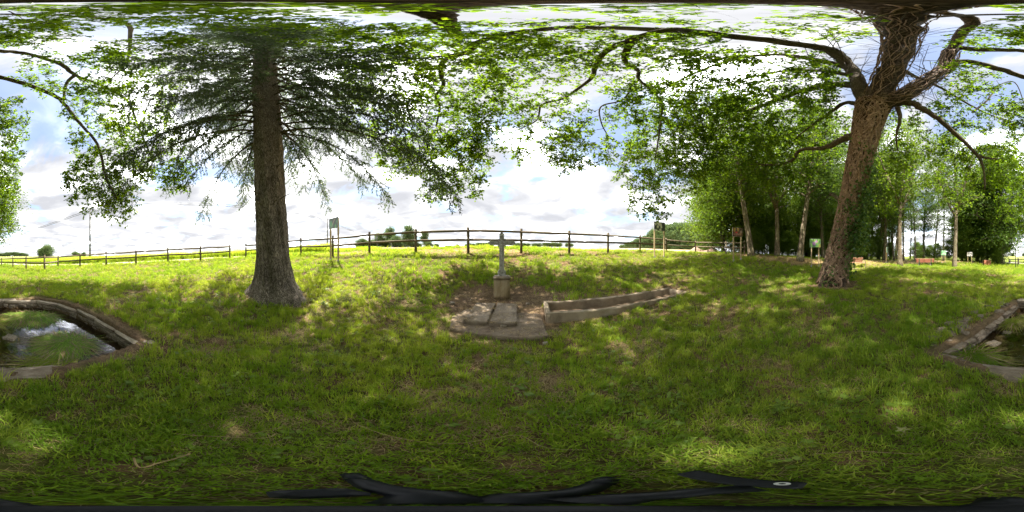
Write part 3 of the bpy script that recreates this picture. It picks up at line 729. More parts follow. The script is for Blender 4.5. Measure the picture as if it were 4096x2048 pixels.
ar.data.foreach_set('vector', np.stack([-nyg * .6 + rng.normal(0, .12, len(x)), nxg * .6 + rng.normal(0, .12, len(x)), rng.uniform(0, 2 * PI, len(x))], 1).astype(np.float32).ravel())
as_ = me.attributes.new('scl', 'FLOAT', 'POINT'); as_.data.foreach_set('value', s.astype(np.float32))
ai_ = me.attributes.new('idx', 'INT', 'POINT'); ai_.data.foreach_set('value', idx.astype(np.int32))
grass = link('grass', me); tag(grass, 'short mown grass with dry patches covering the ground', 'grass', kind='stuff')
ng = bpy.data.node_groups.new('grass_scatter', 'GeometryNodeTree')
ng.interface.new_socket('Geometry', in_out='INPUT', socket_type='NodeSocketGeometry'); ng.interface.new_socket('Geometry', in_out='OUTPUT', socket_type='NodeSocketGeometry')
gi = ng.nodes.new('NodeGroupInput'); go = ng.nodes.new('NodeGroupOutput')
ci = ng.nodes.new('GeometryNodeCollectionInfo'); ci.inputs['Collection'].default_value = protos; ci.inputs['Separate Children'].default_value = True; ci.inputs['Reset Children'].default_value = True
ip = ng.nodes.new('GeometryNodeInstanceOnPoints'); ip.inputs['Pick Instance'].default_value = True
def attr(nm, ty):
    n = ng.nodes.new('GeometryNodeInputNamedAttribute'); n.data_type = ty; n.inputs['Name'].default_value = nm; return n.outputs['Attribute']
ng.links.new(gi.outputs[0], ip.inputs['Points']); ng.links.new(ci.outputs[0], ip.inputs['Instance'])
ng.links.new(attr('idx', 'INT'), ip.inputs['Instance Index']); ng.links.new(attr('rot', 'FLOAT_VECTOR'), ip.inputs['Rotation']); ng.links.new(attr('scl', 'FLOAT'), ip.inputs['Scale'])
ng.links.new(ip.outputs[0], go.inputs[0])
md = grass.modifiers.new('scatter', 'NODES'); md.node_group = ng
print('grass tufts', len(x))

# ------------------------------------------------------------------ leaves
def unit(a): return a / np.maximum(np.linalg.norm(a, axis=1, keepdims=True), 1e-9)
def leaves(centers, size, r_, up=.5, droop=.25, wide=.62, six=False):
    """V, F of folded leaf blades growing from the given points in random directions"""
    n = len(centers)
    ax = r_.normal(0, 1, (n, 3)); ax[:, 2] = ax[:, 2] * .6 - droop; ax = unit(ax)
    nr = r_.normal(0, 1, (n, 3)); nr[:, 2] += up * 2; nr = unit(nr)
    sd_ = unit(np.cross(ax, nr)); nm = np.cross(sd_, ax)
    Ls = (size * r_.uniform(.7, 1.25, n))[:, None]; W = Ls * wide
    c = centers
    if six:
        vs = np.stack([c, c + ax * Ls * .38 + sd_ * W * .34 + nm * Ls * .08, c + ax * Ls * .74 + sd_ * W * .5 + nm * Ls * .10, c + ax * Ls - nm * Ls * .06,
                       c + ax * Ls * .74 - sd_ * W * .5 + nm * Ls * .10, c + ax * Ls * .38 - sd_ * W * .34 + nm * Ls * .08], 1).reshape(-1, 3)
        b = np.arange(n)[:, None] * 6
        f = np.vstack([b + np.array([0, 1, 2, 3]), b + np.array([0, 3, 4, 5])])
    else:
        vs = np.stack([c, c + ax * Ls * .5 + sd_ * W * .5 + nm * Ls * .09, c + ax * Ls - nm * Ls * .05, c + ax * Ls * .5 - sd_ * W * .5 + nm * Ls * .09], 1).reshape(-1, 3)
        b = np.arange(n)[:, None] * 4
        f = b + np.array([0, 1, 2, 3])
    return vs, f
def cluster_pts(cl, n, sig, r_, flat=.7):
    """points in and round cluster centres: n per centre"""
    k = len(cl)
    q = r_.normal(0, 1, (k, n, 3)); q *= np.minimum(1, 1.9 / np.maximum(np.linalg.norm(q, axis=2, keepdims=True), 1e-6))
    q[:, :, 2] *= flat
    sg = sig * r_.uniform(.6, 1.35, (k, 1, 1))
    return (np.asarray(cl)[:, None, :] + q * sg).reshape(-1, 3)

# ------------------------------------------------------------------ the big ivy-clad oak: limbs placed by bearing and distance, twigs grown to leaf clusters
OAKZ = g1(OAK.x, OAK.y) - .05
oak = thing('oak_tree', 'huge old oak with leaning trunk wrapped in tangled ivy stems, crown spreading overhead', 'tree', (OAK.x, OAK.y, OAKZ))
trunk_c = [(3330, 1128, 7.0, .68), (3338, 1095, 6.98, .56), (3350, 1040, 6.95, .47), (3368, 960, 6.85, .43), (3392, 860, 6.65, .42), (3414, 760, 6.45, .42), (3440, 640, 6.15, .44), (3463, 540, 5.85, .47), (3482, 460, 5.5, .52), (3500, 410, 5.25, .58)]
TP = [P(a, b, c) for a, b, c, d in trunk_c]; TRd = [q[3] for q in trunk_c]
TP[0].z = OAKZ - .15
def spline(pts, rad, k):
    """Catmull-Rom through the points"""
    n = len(pts); op = []; orr = []
    for i in range(n - 1):
        p0, p1, p2, p3 = pts[max(i - 1, 0)], pts[i], pts[i + 1], pts[min(i + 2, n - 1)]
        for j in range(k):
            t = j / k; t2 = t * t; t3 = t2 * t
            op.append(.5 * ((2 * p1) + (p2 - p0) * t + (2 * p0 - 5 * p1 + 4 * p2 - p3) * t2 + (3 * p1 - p0 - 3 * p2 + p3) * t3))
            orr.append(rad[i] + (rad[i + 1] - rad[i]) * t)
    op.append(pts[-1]); orr.append(rad[-1]); return op, orr
def trunk_mesh(pts, rad, n, flute, roots, seed, rough=.03, flare_z=.9, ridge=0.0):
    """a trunk with fluted sides and spreading root buttresses"""
    vs = []; fs = []; rs_ = random.Random(seed); ph = [rs_.uniform(0, 6.3) for _ in range(8)]
    z0 = pts[0].z
    ang = np.arange(n) * 2 * PI / n
    for i, p in enumerate(pts):
        t = (pts[min(i + 1, len(pts) - 1)] - pts[max(i - 1, 0)]).normalized()
        u = Vector((1, 0, 0)) - t * t.x; u.normalize(); v = t.cross(u)
        zz = p.z - z0; rg = (fbm(np.cos(ang) * 6 + 20, np.sin(ang) * 6 + zz * 1.1, 91, 3) - .5) * ridge * 2.2 if ridge else np.zeros(n)
        if ridge: rg = rg + (vnoise(ang * 9, np.full(n, zz * 4.0), 93) - .5) * ridge * .5
        fl = math.exp(-max(zz, 0) / flare_z * 2.2)
        for j in range(n):
            a = 2 * PI * j / n
            rr_ = rad[i] * (1 + flute * (math.sin(3 * a + ph[0] + zz * .3) * .5 + math.sin(5 * a + ph[1] - zz * .4) * .35 + math.sin(9 * a + ph[2] + zz) * .2))
            rr_ *= 1 + fl * roots * max(0, math.sin(5 * a + ph[3]) * .7 + math.sin(3 * a + ph[4]) * .5)
            rr_ += rough * rs_.uniform(-1, 1) * .6 + rg[j]
            vs.append(p + (u * math.cos(a) + v * math.sin(a)) * rr_)
    for i in range(len(pts) - 1):
        for j in range(n): fs.append((i * n + j, i * n + (j + 1) % n, (i + 1) * n + (j + 1) % n, (i + 1) * n + j))
    return vs, fs
sp, sr = spline(local(TP, oak), TRd, 6)
mb = MB(); mb.add(*trunk_mesh(sp, sr, 40, .15, .40, 3, .04)); mb.build('trunk', M['oak_bark'], oak, True)
# limbs: (list of (px, py, horizontal distance), start radius, end radius)
LIMBS = [
 ([(3505, 420, 5.2), (3540, 330, 4.6), (3580, 250, 4.0), (3612, 150, 2.95), (3604, 80, 1.75), (3600, 24, .55), (1720, 30, .75), (1740, 60, 1.45), (1790, 105, 2.5), (1840, 150, 3.6)], .46, .14),
 ([(3500, 425, 5.3), (3570, 402, 5.1), (3640, 368, 5.1), (3715, 318, 5.2), (3785, 268, 5.3), (3806, 205, 4.6), (3855, 128, 3.2), (3890, 80, 2.1), (3700, 45, 1.2)], .40, .10),
 ([(3480, 420, 5.3), (3440, 350, 5.0), (3395, 262, 4.6), (3312, 200, 3.8), (3072, 163, 3.25), (2760, 126, 2.6), (2450, 112, 2.45), (2258, 110, 2.5), (2150, 120, 2.6), (2048, 133, 2.85), (1913, 168, 3.4), (1864, 210, 4.1), (1780, 238, 4.5), (1763, 293, 5.1), (1773, 342, 5.55), (1745, 384, 6.0), (1759, 433, 6.4), (1745, 503, 6.9)], .29, .035),
 ([(3450, 420, 5.5), (3421, 293, 5.0), (3240, 235, 4.5), (3072, 218, 4.6), (2887, 252, 5.3), (2747, 307, 6.5), (2660, 360, 7.4)], .21, .04),
 ([(3460, 430, 5.5), (3421, 345, 5.6), (3310, 340, 6.0), (3212, 363, 6.6), (3072, 414, 7.5), (2957, 461, 8.5), (2880, 512, 9.4), (2800, 560, 10.2)], .30, .06),
 ([(3440, 420, 5.6), (3380, 412, 5.9), (3317, 454, 6.4), (3250, 500, 6.7), (3184, 552, 7.0)], .11, .025),
 ([(3435, 548, 5.9), (3380, 553, 6.2), (3330, 580, 6.6), (3282, 592, 7.0), (3198, 603, 7.6), (3163, 645, 8.3), (3080, 660, 9.0), (2980, 655, 9.8)], .20, .04),
 ([(3530, 425, 5.2), (3600, 408, 5.2), (3652, 414, 5.3), (3687, 434, 5.4), (3771, 490, 5.8), (3841, 553, 6.3), (3911, 623, 6.8), (3935, 680, 7.0), (3940, 760, 7.2)], .22, .04),
 ([(3911, 623, 6.8), (3950, 632, 7.0), (3990, 636, 7.3)], .07, .03),
 ([(3785, 262, 5.3), (3806, 197, 4.6), (3946, 199, 4.5), (4096, 204, 4.7), (4187, 212, 5.0), (4341, 259, 5.6), (4396, 300, 6.3), (4515, 349, 7.0), (4606, 405, 7.6), (4648, 503, 7.9), (4690, 600, 7.8)], .24, .04),
 ([(3760, 290, 5.3), (3841, 246, 5.3), (3981, 272, 5.5), (4096, 307, 6.0), (4236, 349, 6.5), (4327, 391, 6.9), (4355, 419, 7.1), (4410, 489, 7.2), (4487, 580, 7.0), (4516, 700, 6.6), (4560, 790, 6.3)], .18, .03),
 ([(4396, 300, 6.3), (4360, 340, 6.7), (4352, 400, 7.0)], .08, .05),
 ([(2760, 126, 2.6), (2677, 118, 2.3), (2537, 154, 3.0), (2418, 210, 3.9), (2383, 266, 4.7), (2356, 321, 5.3), (2258, 391, 6.0), (2167, 419, 6.3), (2146, 482, 6.9), (2060, 524, 7.2)], .13, .02),
 ([(2537, 154, 3.0), (2500, 245, 4.5), (2551, 280, 5.0), (2558, 321, 5.4), (2628, 384, 6.0), (2649, 433, 6.4), (2635, 545, 6.9), (2621, 630, 7.1)], .09, .02),
 ([(2558, 321, 5.4), (2530, 335, 5.6), (2495, 398, 6.2), (2404, 426, 6.5), (2404, 489, 6.8), (2432, 545, 7.0)], .06, .018),
 ([(1864, 210, 4.1), (1766, 225, 4.3), (1640, 240, 4.8), (1571, 255, 5.2), (1560, 310, 5.7), (1515, 363, 6.2)], .07, .02),
 ([(3890, 450, 7.0), (3950, 400, 7.4), (4000, 340, 7.5), (4060, 330, 7.8), (4100, 430, 8.5)], .05, .02),
 ([(3590, 430, 5.3), (3600, 480, 5.6), (3585, 540, 6.0), (3590, 600, 6.4)], .08, .02),
 ([(3571, 255, 4.3), (3650, 300, 5.6), (3760, 350, 7.2), (3880, 420, 8.6), (3990, 470, 9.6), (4110, 500, 10.2)], .10, .03),
 ([(3604, 80, 1.75), (200, 60, 1.6), (500, 90, 2.7), (520, 170, 4.3), (500, 260, 5.9), (430, 330, 7.2)], .07, .03),
 ([(3360, 800, 6.6), (3335, 780, 6.7), (3322, 778, 6.75)], .07, .06),
 ([(3395, 300, 4.9), (3200, 280, 5.4), (3000, 310, 6.4), (2860, 370, 7.6)], .10, .03),
]
NODES = []; 
for k, (pts, r0, r1) in enumerate(LIMBS):
    pl = local([P(*q) for q in pts], oak)
    n = len(pl); k_ = 1.0 if r0 > .18 else 1.3
    rd = [k_ * (r0 + (r1 - r0) * (i / (n - 1)) ** .75) for i in range(n)]
    s2, r2 = spline(pl, rd, 5)
    r2 = [a * random.uniform(.93, 1.08) for a in r2]
    s2 = [p + Vector((random.gauss(0, .5), random.gauss(0, .5), random.gauss(0, .5))) * min(.06, r2[i] * .25) if i > 1 else p for i, p in enumerate(s2)]
    mb = MB(); mb.tube(s2, r2, 12 if r0 > .15 else 8, jit=.05)
    mb.build('limb', M['oak_bark'] if r0 > .35 else M['limb_bark'], oak, True)
    for i, p in enumerate(s2):
        if r2[i] < .27 and i > 2: NODES.append((p.x, p.y, p.z, r2[i]))
# leaf masses: centre px, py, half-widths, slant distances, cluster count
MASS = [
 (120, 130, 190, 50, 12, 16, 44), (330, 300, 230, 110, 10.5, 14.5, 90), (470, 430, 240, 120, 9.8, 13, 120), (500, 560, 210, 100, 8.8, 11, 100),
 (420, 690, 150, 95, 7.4, 9, 75), (440, 800, 95, 60, 6.7, 7.8, 32), (650, 640, 110, 80, 8, 9.5, 40), (690, 715, 65, 45, 7.6, 8.6, 16), (620, 240, 230, 110, 11.5, 15, 80), (300, 730, 45, 60, 7.2, 8.2, 12),
 (1500, 190, 200, 90, 11.5, 15, 70), (1780, 190, 280, 80, 11.5, 15, 90), (1860, 340, 220, 120, 9.6, 12.5, 120), (1700, 480, 230, 130, 8.6, 11, 120), (1780, 610, 190, 100, 7.8, 9.5, 100), (1800, 720, 130, 60, 7.1, 8.3, 44), (1590, 640, 80, 60, 7.8, 9, 24), (1930, 560, 90, 90, 8, 9.4, 28),
 (2140, 290, 210, 150, 10, 13.5, 90), (2190, 470, 170, 100, 9, 11, 62), (2110, 590, 75, 45, 8.4, 9.4, 14), (2330, 590, 180, 70, 8.6, 10, 56), (2270, 640, 90, 35, 8.2, 9, 16),
 (2540, 260, 250, 130, 10, 14, 110), (2620, 480, 190, 150, 9, 11.5, 120), (2600, 680, 120, 110, 8.4, 10.4, 78), (2600, 810, 95, 40, 8, 9, 26),
 (2820, 330, 240, 140, 10, 14, 120), (2900, 500, 240, 130, 10, 14, 120), (2970, 640, 220, 80, 9.6, 12.5, 85), (3120, 290, 230, 110, 9.5, 13.5, 70), (3150, 690, 110, 60, 9.5, 11, 30), (2800, 640, 120, 100, 10, 12.5, 55),
 (3270, 480, 120, 100, 8, 11, 24), (3700, 480, 180, 90, 9, 12.5, 44), (3900, 430, 170, 100, 10, 13, 60), (3950, 660, 110, 90, 8.6, 10.5, 46), (3850, 310, 180, 60, 11, 15, 36), (3960, 160, 160, 50, 13, 17, 34), (3800, 600, 80, 60, 8.5, 10, 20), (4060, 480, 60, 70, 10, 13, 24),
 (2700, 560, 170, 150, 10, 14, 130), (2850, 430, 250, 120, 10, 14, 130), (3050, 450, 220, 130, 10, 14, 120), (3150, 600, 190, 110, 11, 15, 100), (2900, 620, 220, 110, 11, 15, 120), (2700, 720, 120, 100, 10, 13, 70), (3250, 330, 140, 90, 9, 13, 50), (1500, 420, 130, 110, 10, 13, 50), (1620, 330, 150, 100, 11, 14, 44), (3560, 760, 80, 110, 9, 12, 34), (3700, 640, 110, 90, 10, 13, 46), (3810, 740, 70, 80, 10, 13, 26), (3570, 620, 60, 80, 8.5, 11, 18), (3000, 760, 190, 80, 12, 16, 60), (3130, 560, 150, 100, 10, 13, 46), (2850, 760, 80, 110, 12, 16, 50), (4126, 700, 45, 110, 9.5, 12, 60), (4110, 860, 32, 80, 9, 11, 30), (4030, 640, 70, 110, 10.5, 14, 60), (4050, 790, 55, 90, 11, 15, 44), (4146, 480, 70, 100, 10, 12.5, 46), (4130, 580, 40, 50, 9, 11, 14),
 (2300, 120, 700, 45, 13, 17, 60), (500, 70, 520, 40, 14, 18, 60), (1150, 120, 250, 60, 13, 17, 40), (3300, 110, 300, 45, 13, 17, 24), (1000, 30, 1000, 18, 15, 18.5, 34), (3000, 30, 1000, 18, 16, 19, 12), (2700, 165, 200, 40, 12, 14, 30),
 (2050, 190, 250, 60, 12, 15, 50), (1400, 330, 90, 90, 10, 12, 26), (1960, 430, 80, 110, 8.8, 10, 30),
]
CL = []
for (cx, cy, rx, ry, d0, d1, n) in MASS:
    k = 0
    while k < n:
        a, b = random.uniform(-1, 1), random.uniform(-1, 1)
        if a * a + b * b > 1: continue
        k += 1
        p = PD((cx + a * rx) % 4096, max(6, cy + b * ry), random.uniform(d0, d1)) - Vector(oak.location)
        CL.append((p.x, p.y, p.z))
CL = np.array(CL)
nodes = np.array(NODES)
ND = np.empty((len(nodes) + len(CL) * 5, 4)); ND[:len(nodes)] = nodes; cnt = len(nodes)
dmin = np.array([np.min(np.linalg.norm(nodes[:, :3] - c, axis=1)) for c in CL])
order = np.argsort(dmin)
tw = MB(); ends = []
for q in order:
    c = CL[q]
    dd = np.linalg.norm(ND[:cnt, :3] - c, axis=1) + np.where(ND[:cnt, 2] < c[2] - .3, .15, 0)
    j = int(np.argmin(dd)); a = Vector(ND[j, :3]); b = Vector(c); Ln = (b - a).length
    r0 = min(ND[j, 3] * .7, .009 + .015 * Ln)
    side = Vector((random.gauss(0, 1), random.gauss(0, 1), random.gauss(0, .6))) * Ln * .16
    mid1 = a.lerp(b, .35) + side + Vector((0, 0, Ln * .10)); mid2 = a.lerp(b, .72) - side * .5 + Vector((0, 0, Ln * .07))
    pts = [a, mid1, mid2, b, b + (b - mid2).normalized() * .18 + Vector((0, 0, -.06))]
    rad = [r0, r0 * .75, r0 * .55, max(.005, r0 * .35), .004]
    tw.tube(pts, rad, 4, cap=False)
    for p, r_ in zip(pts[1:4], rad[1:4]):
        ND[cnt] = (p.x, p.y, p.z, r_); cnt += 1
    ends.append((mid2, b, pts[4]))
for k in range(150):                                                # bare wiry shoots round the forks
    j = random.randrange(3); pl = local([P(*q) for q in LIMBS[j][0][1:5]], oak); a = pl[random.randrange(3)].lerp(pl[random.randrange(1, 4)], random.random() * .9)
    d = Vector((random.gauss(0, 1), random.gauss(0, 1), random.gauss(.5, .6))).normalized(); Ln = random.uniform(.8, 2.6); c2 = Vector((random.gauss(0, 1), random.gauss(0, 1), random.gauss(0, 1))) * Ln * .18
    b = a + d * Ln; tw.tube([a, a.lerp(b, .35) + c2, a.lerp(b, .7) + c2 * .4, b], [.018, .013, .009, .004], 4, cap=False)
    b2 = a.lerp(b, .5) + c2 * .7; tw.tube([b2, b2 + (d + c2.normalized() * .7) * Ln * .35], [.008, .003], 4, cap=False)
r_ = np.random.default_rng(11)
pts = []; szs = []
for (m2, e, tip) in ends:                                           # each twig end carries a spray of leafy shoots
    fwd = (tip - m2).normalized(); sc_ = random.uniform(.75, 1.25)
    for k in range(random.randrange(6, 10)):
        a = m2.lerp(tip, random.uniform(.25, 1)); d = (fwd * .7 + Vector((random.gauss(0, .75), random.gauss(0, .75), random.gauss(-.05, .5)))).normalized(); Ln = random.uniform(.18, .50) * sc_
        b = a + d * Ln + Vector((0, 0, -.05)); tw.tube([a, a.lerp(b, .5) + Vector((0, 0, .025)), b], [.006, .004, .0025], 3, cap=False)
        for q in range(random.randrange(3, 6)): u_ = random.uniform(.3, 1.0) ** .7; pts.append(tuple(a.lerp(b, u_))); szs.append(random.uniform(.07, .15))
        for q in range(2): pts.append(tuple(b)); szs.append(random.uniform(.09, .15))
twig = tw.build('twigs', M['limb_bark'], oak, True); tag(twig, kind='stuff')
lv, lf = leaves(np.array(pts), np.array(szs), r_, .5, .3, .66, True)
crown = link('crown', np_mesh('crown', lv, lf, M['oak_leaf']), oak); tag(crown, kind='stuff')
# ivy stems winding up the trunk and the forks
vn = MB(); rs = random.Random(9)
def wrap(paths, rads, count, rmin, rmax, turns):
    n = len(paths)
    for k in range(count):
        i = rs.randrange(0, n - 8); L_ = min(n - 1, i + rs.randrange(8, 26)); a = rs.uniform(0, 2 * PI); w_ = rs.gauss(0, turns); pl = []
        ph = rs.uniform(0, 6)
        for j in range(i, L_ + 1):
            t = (paths[min(j + 1, n - 1)] - paths[max(j - 1, 0)]).normalized(); u = Vector((1, 0, 0)) - t * t.x; u.normalize(); v = t.cross(u)
            aa_ = a + w_ * (j - i) + .18 * math.sin(ph + j * 1.3) + rs.gauss(0, .05); R_ = rads[j] * 1.03 + rs.uniform(0, .06)
            pl.append(paths[j] + (u * math.cos(aa_) + v * math.sin(aa_)) * R_)
        r0 = rs.uniform(rmin, rmax); vn.tube(pl, [r0 * (1 - .5 * q / len(pl)) for q in range(len(pl))], 5, jit=.15)
wrap(sp, sr, 300, .012, .040, .05); wrap(sp, sr, 200, .008, .022, .13); wrap(sp, sr, 26, .045, .075, .03)
for (pts_, r0, r1) in LIMBS[:2]:
    pl = local([P(*q) for q in pts_[:6]], oak); s2, r2 = spline(pl, [r0 + (r1 - r0) * i / 9 for i in range(6)], 6); wrap(s2, r2, 60, .008, .022, .06)
vo = vn.build('ivy_stems', M['vine'], oak, True); tag(vo, kind='stuff')
iv = []
for k in range(60):
    i = rs.randrange(4, len(sp) - 16); a = rs.gauss(0.0, .9)
    toC = (-Vector(oak.location) - sp[i]); toC.z = 0; toC.normalize(); rt = Vector((-toC.y, toC.x, 0)) * 1.0
    d = (toC * math.cos(a + .9) + rt * math.sin(a + .9)); iv.append(tuple(sp[i] + d * (sr[i] * 1.12)))
for k in range(95):
    py_ = random.uniform(610, 990); cxp = np.interp(py_, [600, 1000], [3478, 3412]); p = P(random.gauss(cxp, 22), py_, random.uniform(5.75, 6.25) + (py_ - 610) / 900) - Vector(oak.location); iv.append(tuple(p))
pts = cluster_pts(np.array(iv), 26, .17, r_, 1.0); lv, lf = leaves(pts, .11, r_, .1, .1, .9)
tag(link('ivy_leaves', np_mesh('ivy_leaves', lv, lf, M['ivy_leaf']), oak), kind='stuff')

# ------------------------------------------------------------------ the spruce by the bank
SZ = g1(SPR.x, SPR.y) - .05
spr = thing('spruce_tree', 'tall spruce with straight grey brown trunk, flared roots and drooping dark needle branches', 'tree', (SPR.x, SPR.y, SZ))
def spz(z):
    a = (np.interp(z, [0, 2.5, 8, 28], [1100, 1084, 1062, 1047]) - 2048) * 2 * PI / 4096; r = np.interp(z, [0, 8, 28], [5.1, 5.05, 4.4])
    return Vector((r * math.sin(a) - SPR.x, r * math.cos(a) - SPR.y, z))
zz = [-.2, 0, .12, .25, .4, .6, .85, 1.2, 1.7, 2.4, 3.2, 4.2, 5.5, 7, 9, 11.5, 14, 17, 20, 24, 28]
rz_ = [1.0, .90, .80, .72, .66, .61, .56, .515, .495, .475, .46, .45, .435, .42, .395, .355, .31, .25, .18, .09, .02]
s2, r2 = spline([spz(q) for q in zz], rz_, 9)
mb = MB(); mb.add(*trunk_mesh(s2, r2, 110, .06, .5, 8, .010, .9, .06)); mb.build('trunk', M['spruce_bark'], spr, True)
rs = random.Random(4)
br = MB(); np_c = []; np_d = []
zc = 6.0; whorl = 0
while zc < 27.3:
    f_ = (zc - 6) / 21.5
    for k in range(rs.randrange(7, 10)):
        z0 = zc + rs.uniform(-.2, .2); a = whorl * 1.1 + k * 2 * PI / 8 + rs.uniform(-.35, .35)
        Ln = (4.9 * (1 - f_) ** .62 + .4) * rs.uniform(.75, 1.1); d = Vector((math.sin(a), math.cos(a), 0)); base = spz(z0)
        toc = d.dot(Vector((-SPR.x, -SPR.y, 0)).normalized())
        if toc > .5: Ln *= 1 - .75 * (toc - .5) * (1.3 if z0 < 12 else .9)
        if toc > .7 and z0 < 17 and rs.random() < .6: continue
        up = .12 + .5 * f_; dr = .52 * (1 - f_) ** 1.2 + .1; n = 9; pl = []
        side = Vector((d.y, -d.x, 0)) * rs.uniform(-.15, .15)
        for i in range(n):
            t = i / (n - 1); pl.append(base + d * Ln * t + side * Ln * t * t + Vector((0, 0, Ln * (up * t - dr * t * t + .06 * t ** 4))))
        br.tube(pl, [max(.006, (.010 + .008 * Ln) * (1 - t_ / (n - .5))) for t_ in range(n)], 5, cap=False)
        m_ = int(Ln / .095)
        for i in range(m_):
            t = .22 + .78 * (i + rs.random()) / m_; q = t * (n - 1); j = min(int(q), n - 2); p = pl[j].lerp(pl[j + 1], q - j); fw = (pl[j + 1] - pl[j]).normalized()
            if rs.random() < .16: continue
            sd_ = fw.cross(Vector((0, 0, 1))).normalized() * (1 if i % 2 else -1); tl = rs.uniform(.35, .85) * (1.15 - .6 * abs(t - .6)) * (.55 + .45 * (1 - f_))
            dv_ = (sd_ * rs.uniform(.4, .9) + fw * rs.uniform(.3, .7) + Vector((0, 0, -rs.uniform(.35, 1.0)))).normalized()
            e_ = p + dv_ * tl + Vector((0, 0, -.10 * tl)); br.tube([p, p.lerp(e_, .5) + Vector((0, 0, .03)), e_], [.006, .004, .003], 3, cap=False)
            kk = max(5, int(tl / .045))
            for s_ in range(kk):
                u_ = (s_ + .5) / kk; np_c.append(tuple(p.lerp(e_, u_))); np_d.append(tuple(dv_))
    zc += .5 + .25 * f_; whorl += 1
for k in range(14):                                                 # dead stubs low on the trunk
    z0 = rs.uniform(2.6, 6.2); a = rs.uniform(0, 6.3); b = spz(z0); d = Vector((math.sin(a), math.cos(a), rs.uniform(-.1, .3))); rr_ = float(np.interp(z0, zz, rz_))
    br.tube([b + d * rr_ * .95, b + d * (rr_ + .12), b + d * (rr_ + rs.uniform(.2, .5)) + Vector((0, 0, -.05))], [.02, .014, .006], 5)
tag(br.build('branches', M['dark_bark'], spr, True), kind='stuff')
c = np.array(np_c); d = np.array(np_d); r_ = np.random.default_rng(12)
V_ = []; F_ = []; off = 0
for rep in range(2):
    ax = unit(d * .8 + r_.normal(0, .62, d.shape) + np.array([0, 0, -.15])); nr = unit(r_.normal(0, 1, d.shape) + np.array([0, 0, 1.0])); sd_ = unit(np.cross(ax, nr))
    L_ = r_.uniform(.10, .18, (len(c), 1)); W_ = r_.uniform(.013, .025, (len(c), 1)); b0 = c + r_.normal(0, .012, c.shape)
    vs = np.stack([b0, b0 + ax * L_ * .5 + sd_ * W_, b0 + ax * L_, b0 + ax * L_ * .5 - sd_ * W_], 1).reshape(-1, 3)
    V_.append(vs); F_.append(np.arange(len(c))[:, None] * 4 + np.array([0, 1, 2, 3]) + off); off += len(vs)
tag(link('crown', np_mesh('crown', np.vstack(V_), np.vstack(F_), M['needle']), spr), kind='stuff')
print('oak leaves', len(lf), 'needles', off // 4, 'oak clusters', len(CL))

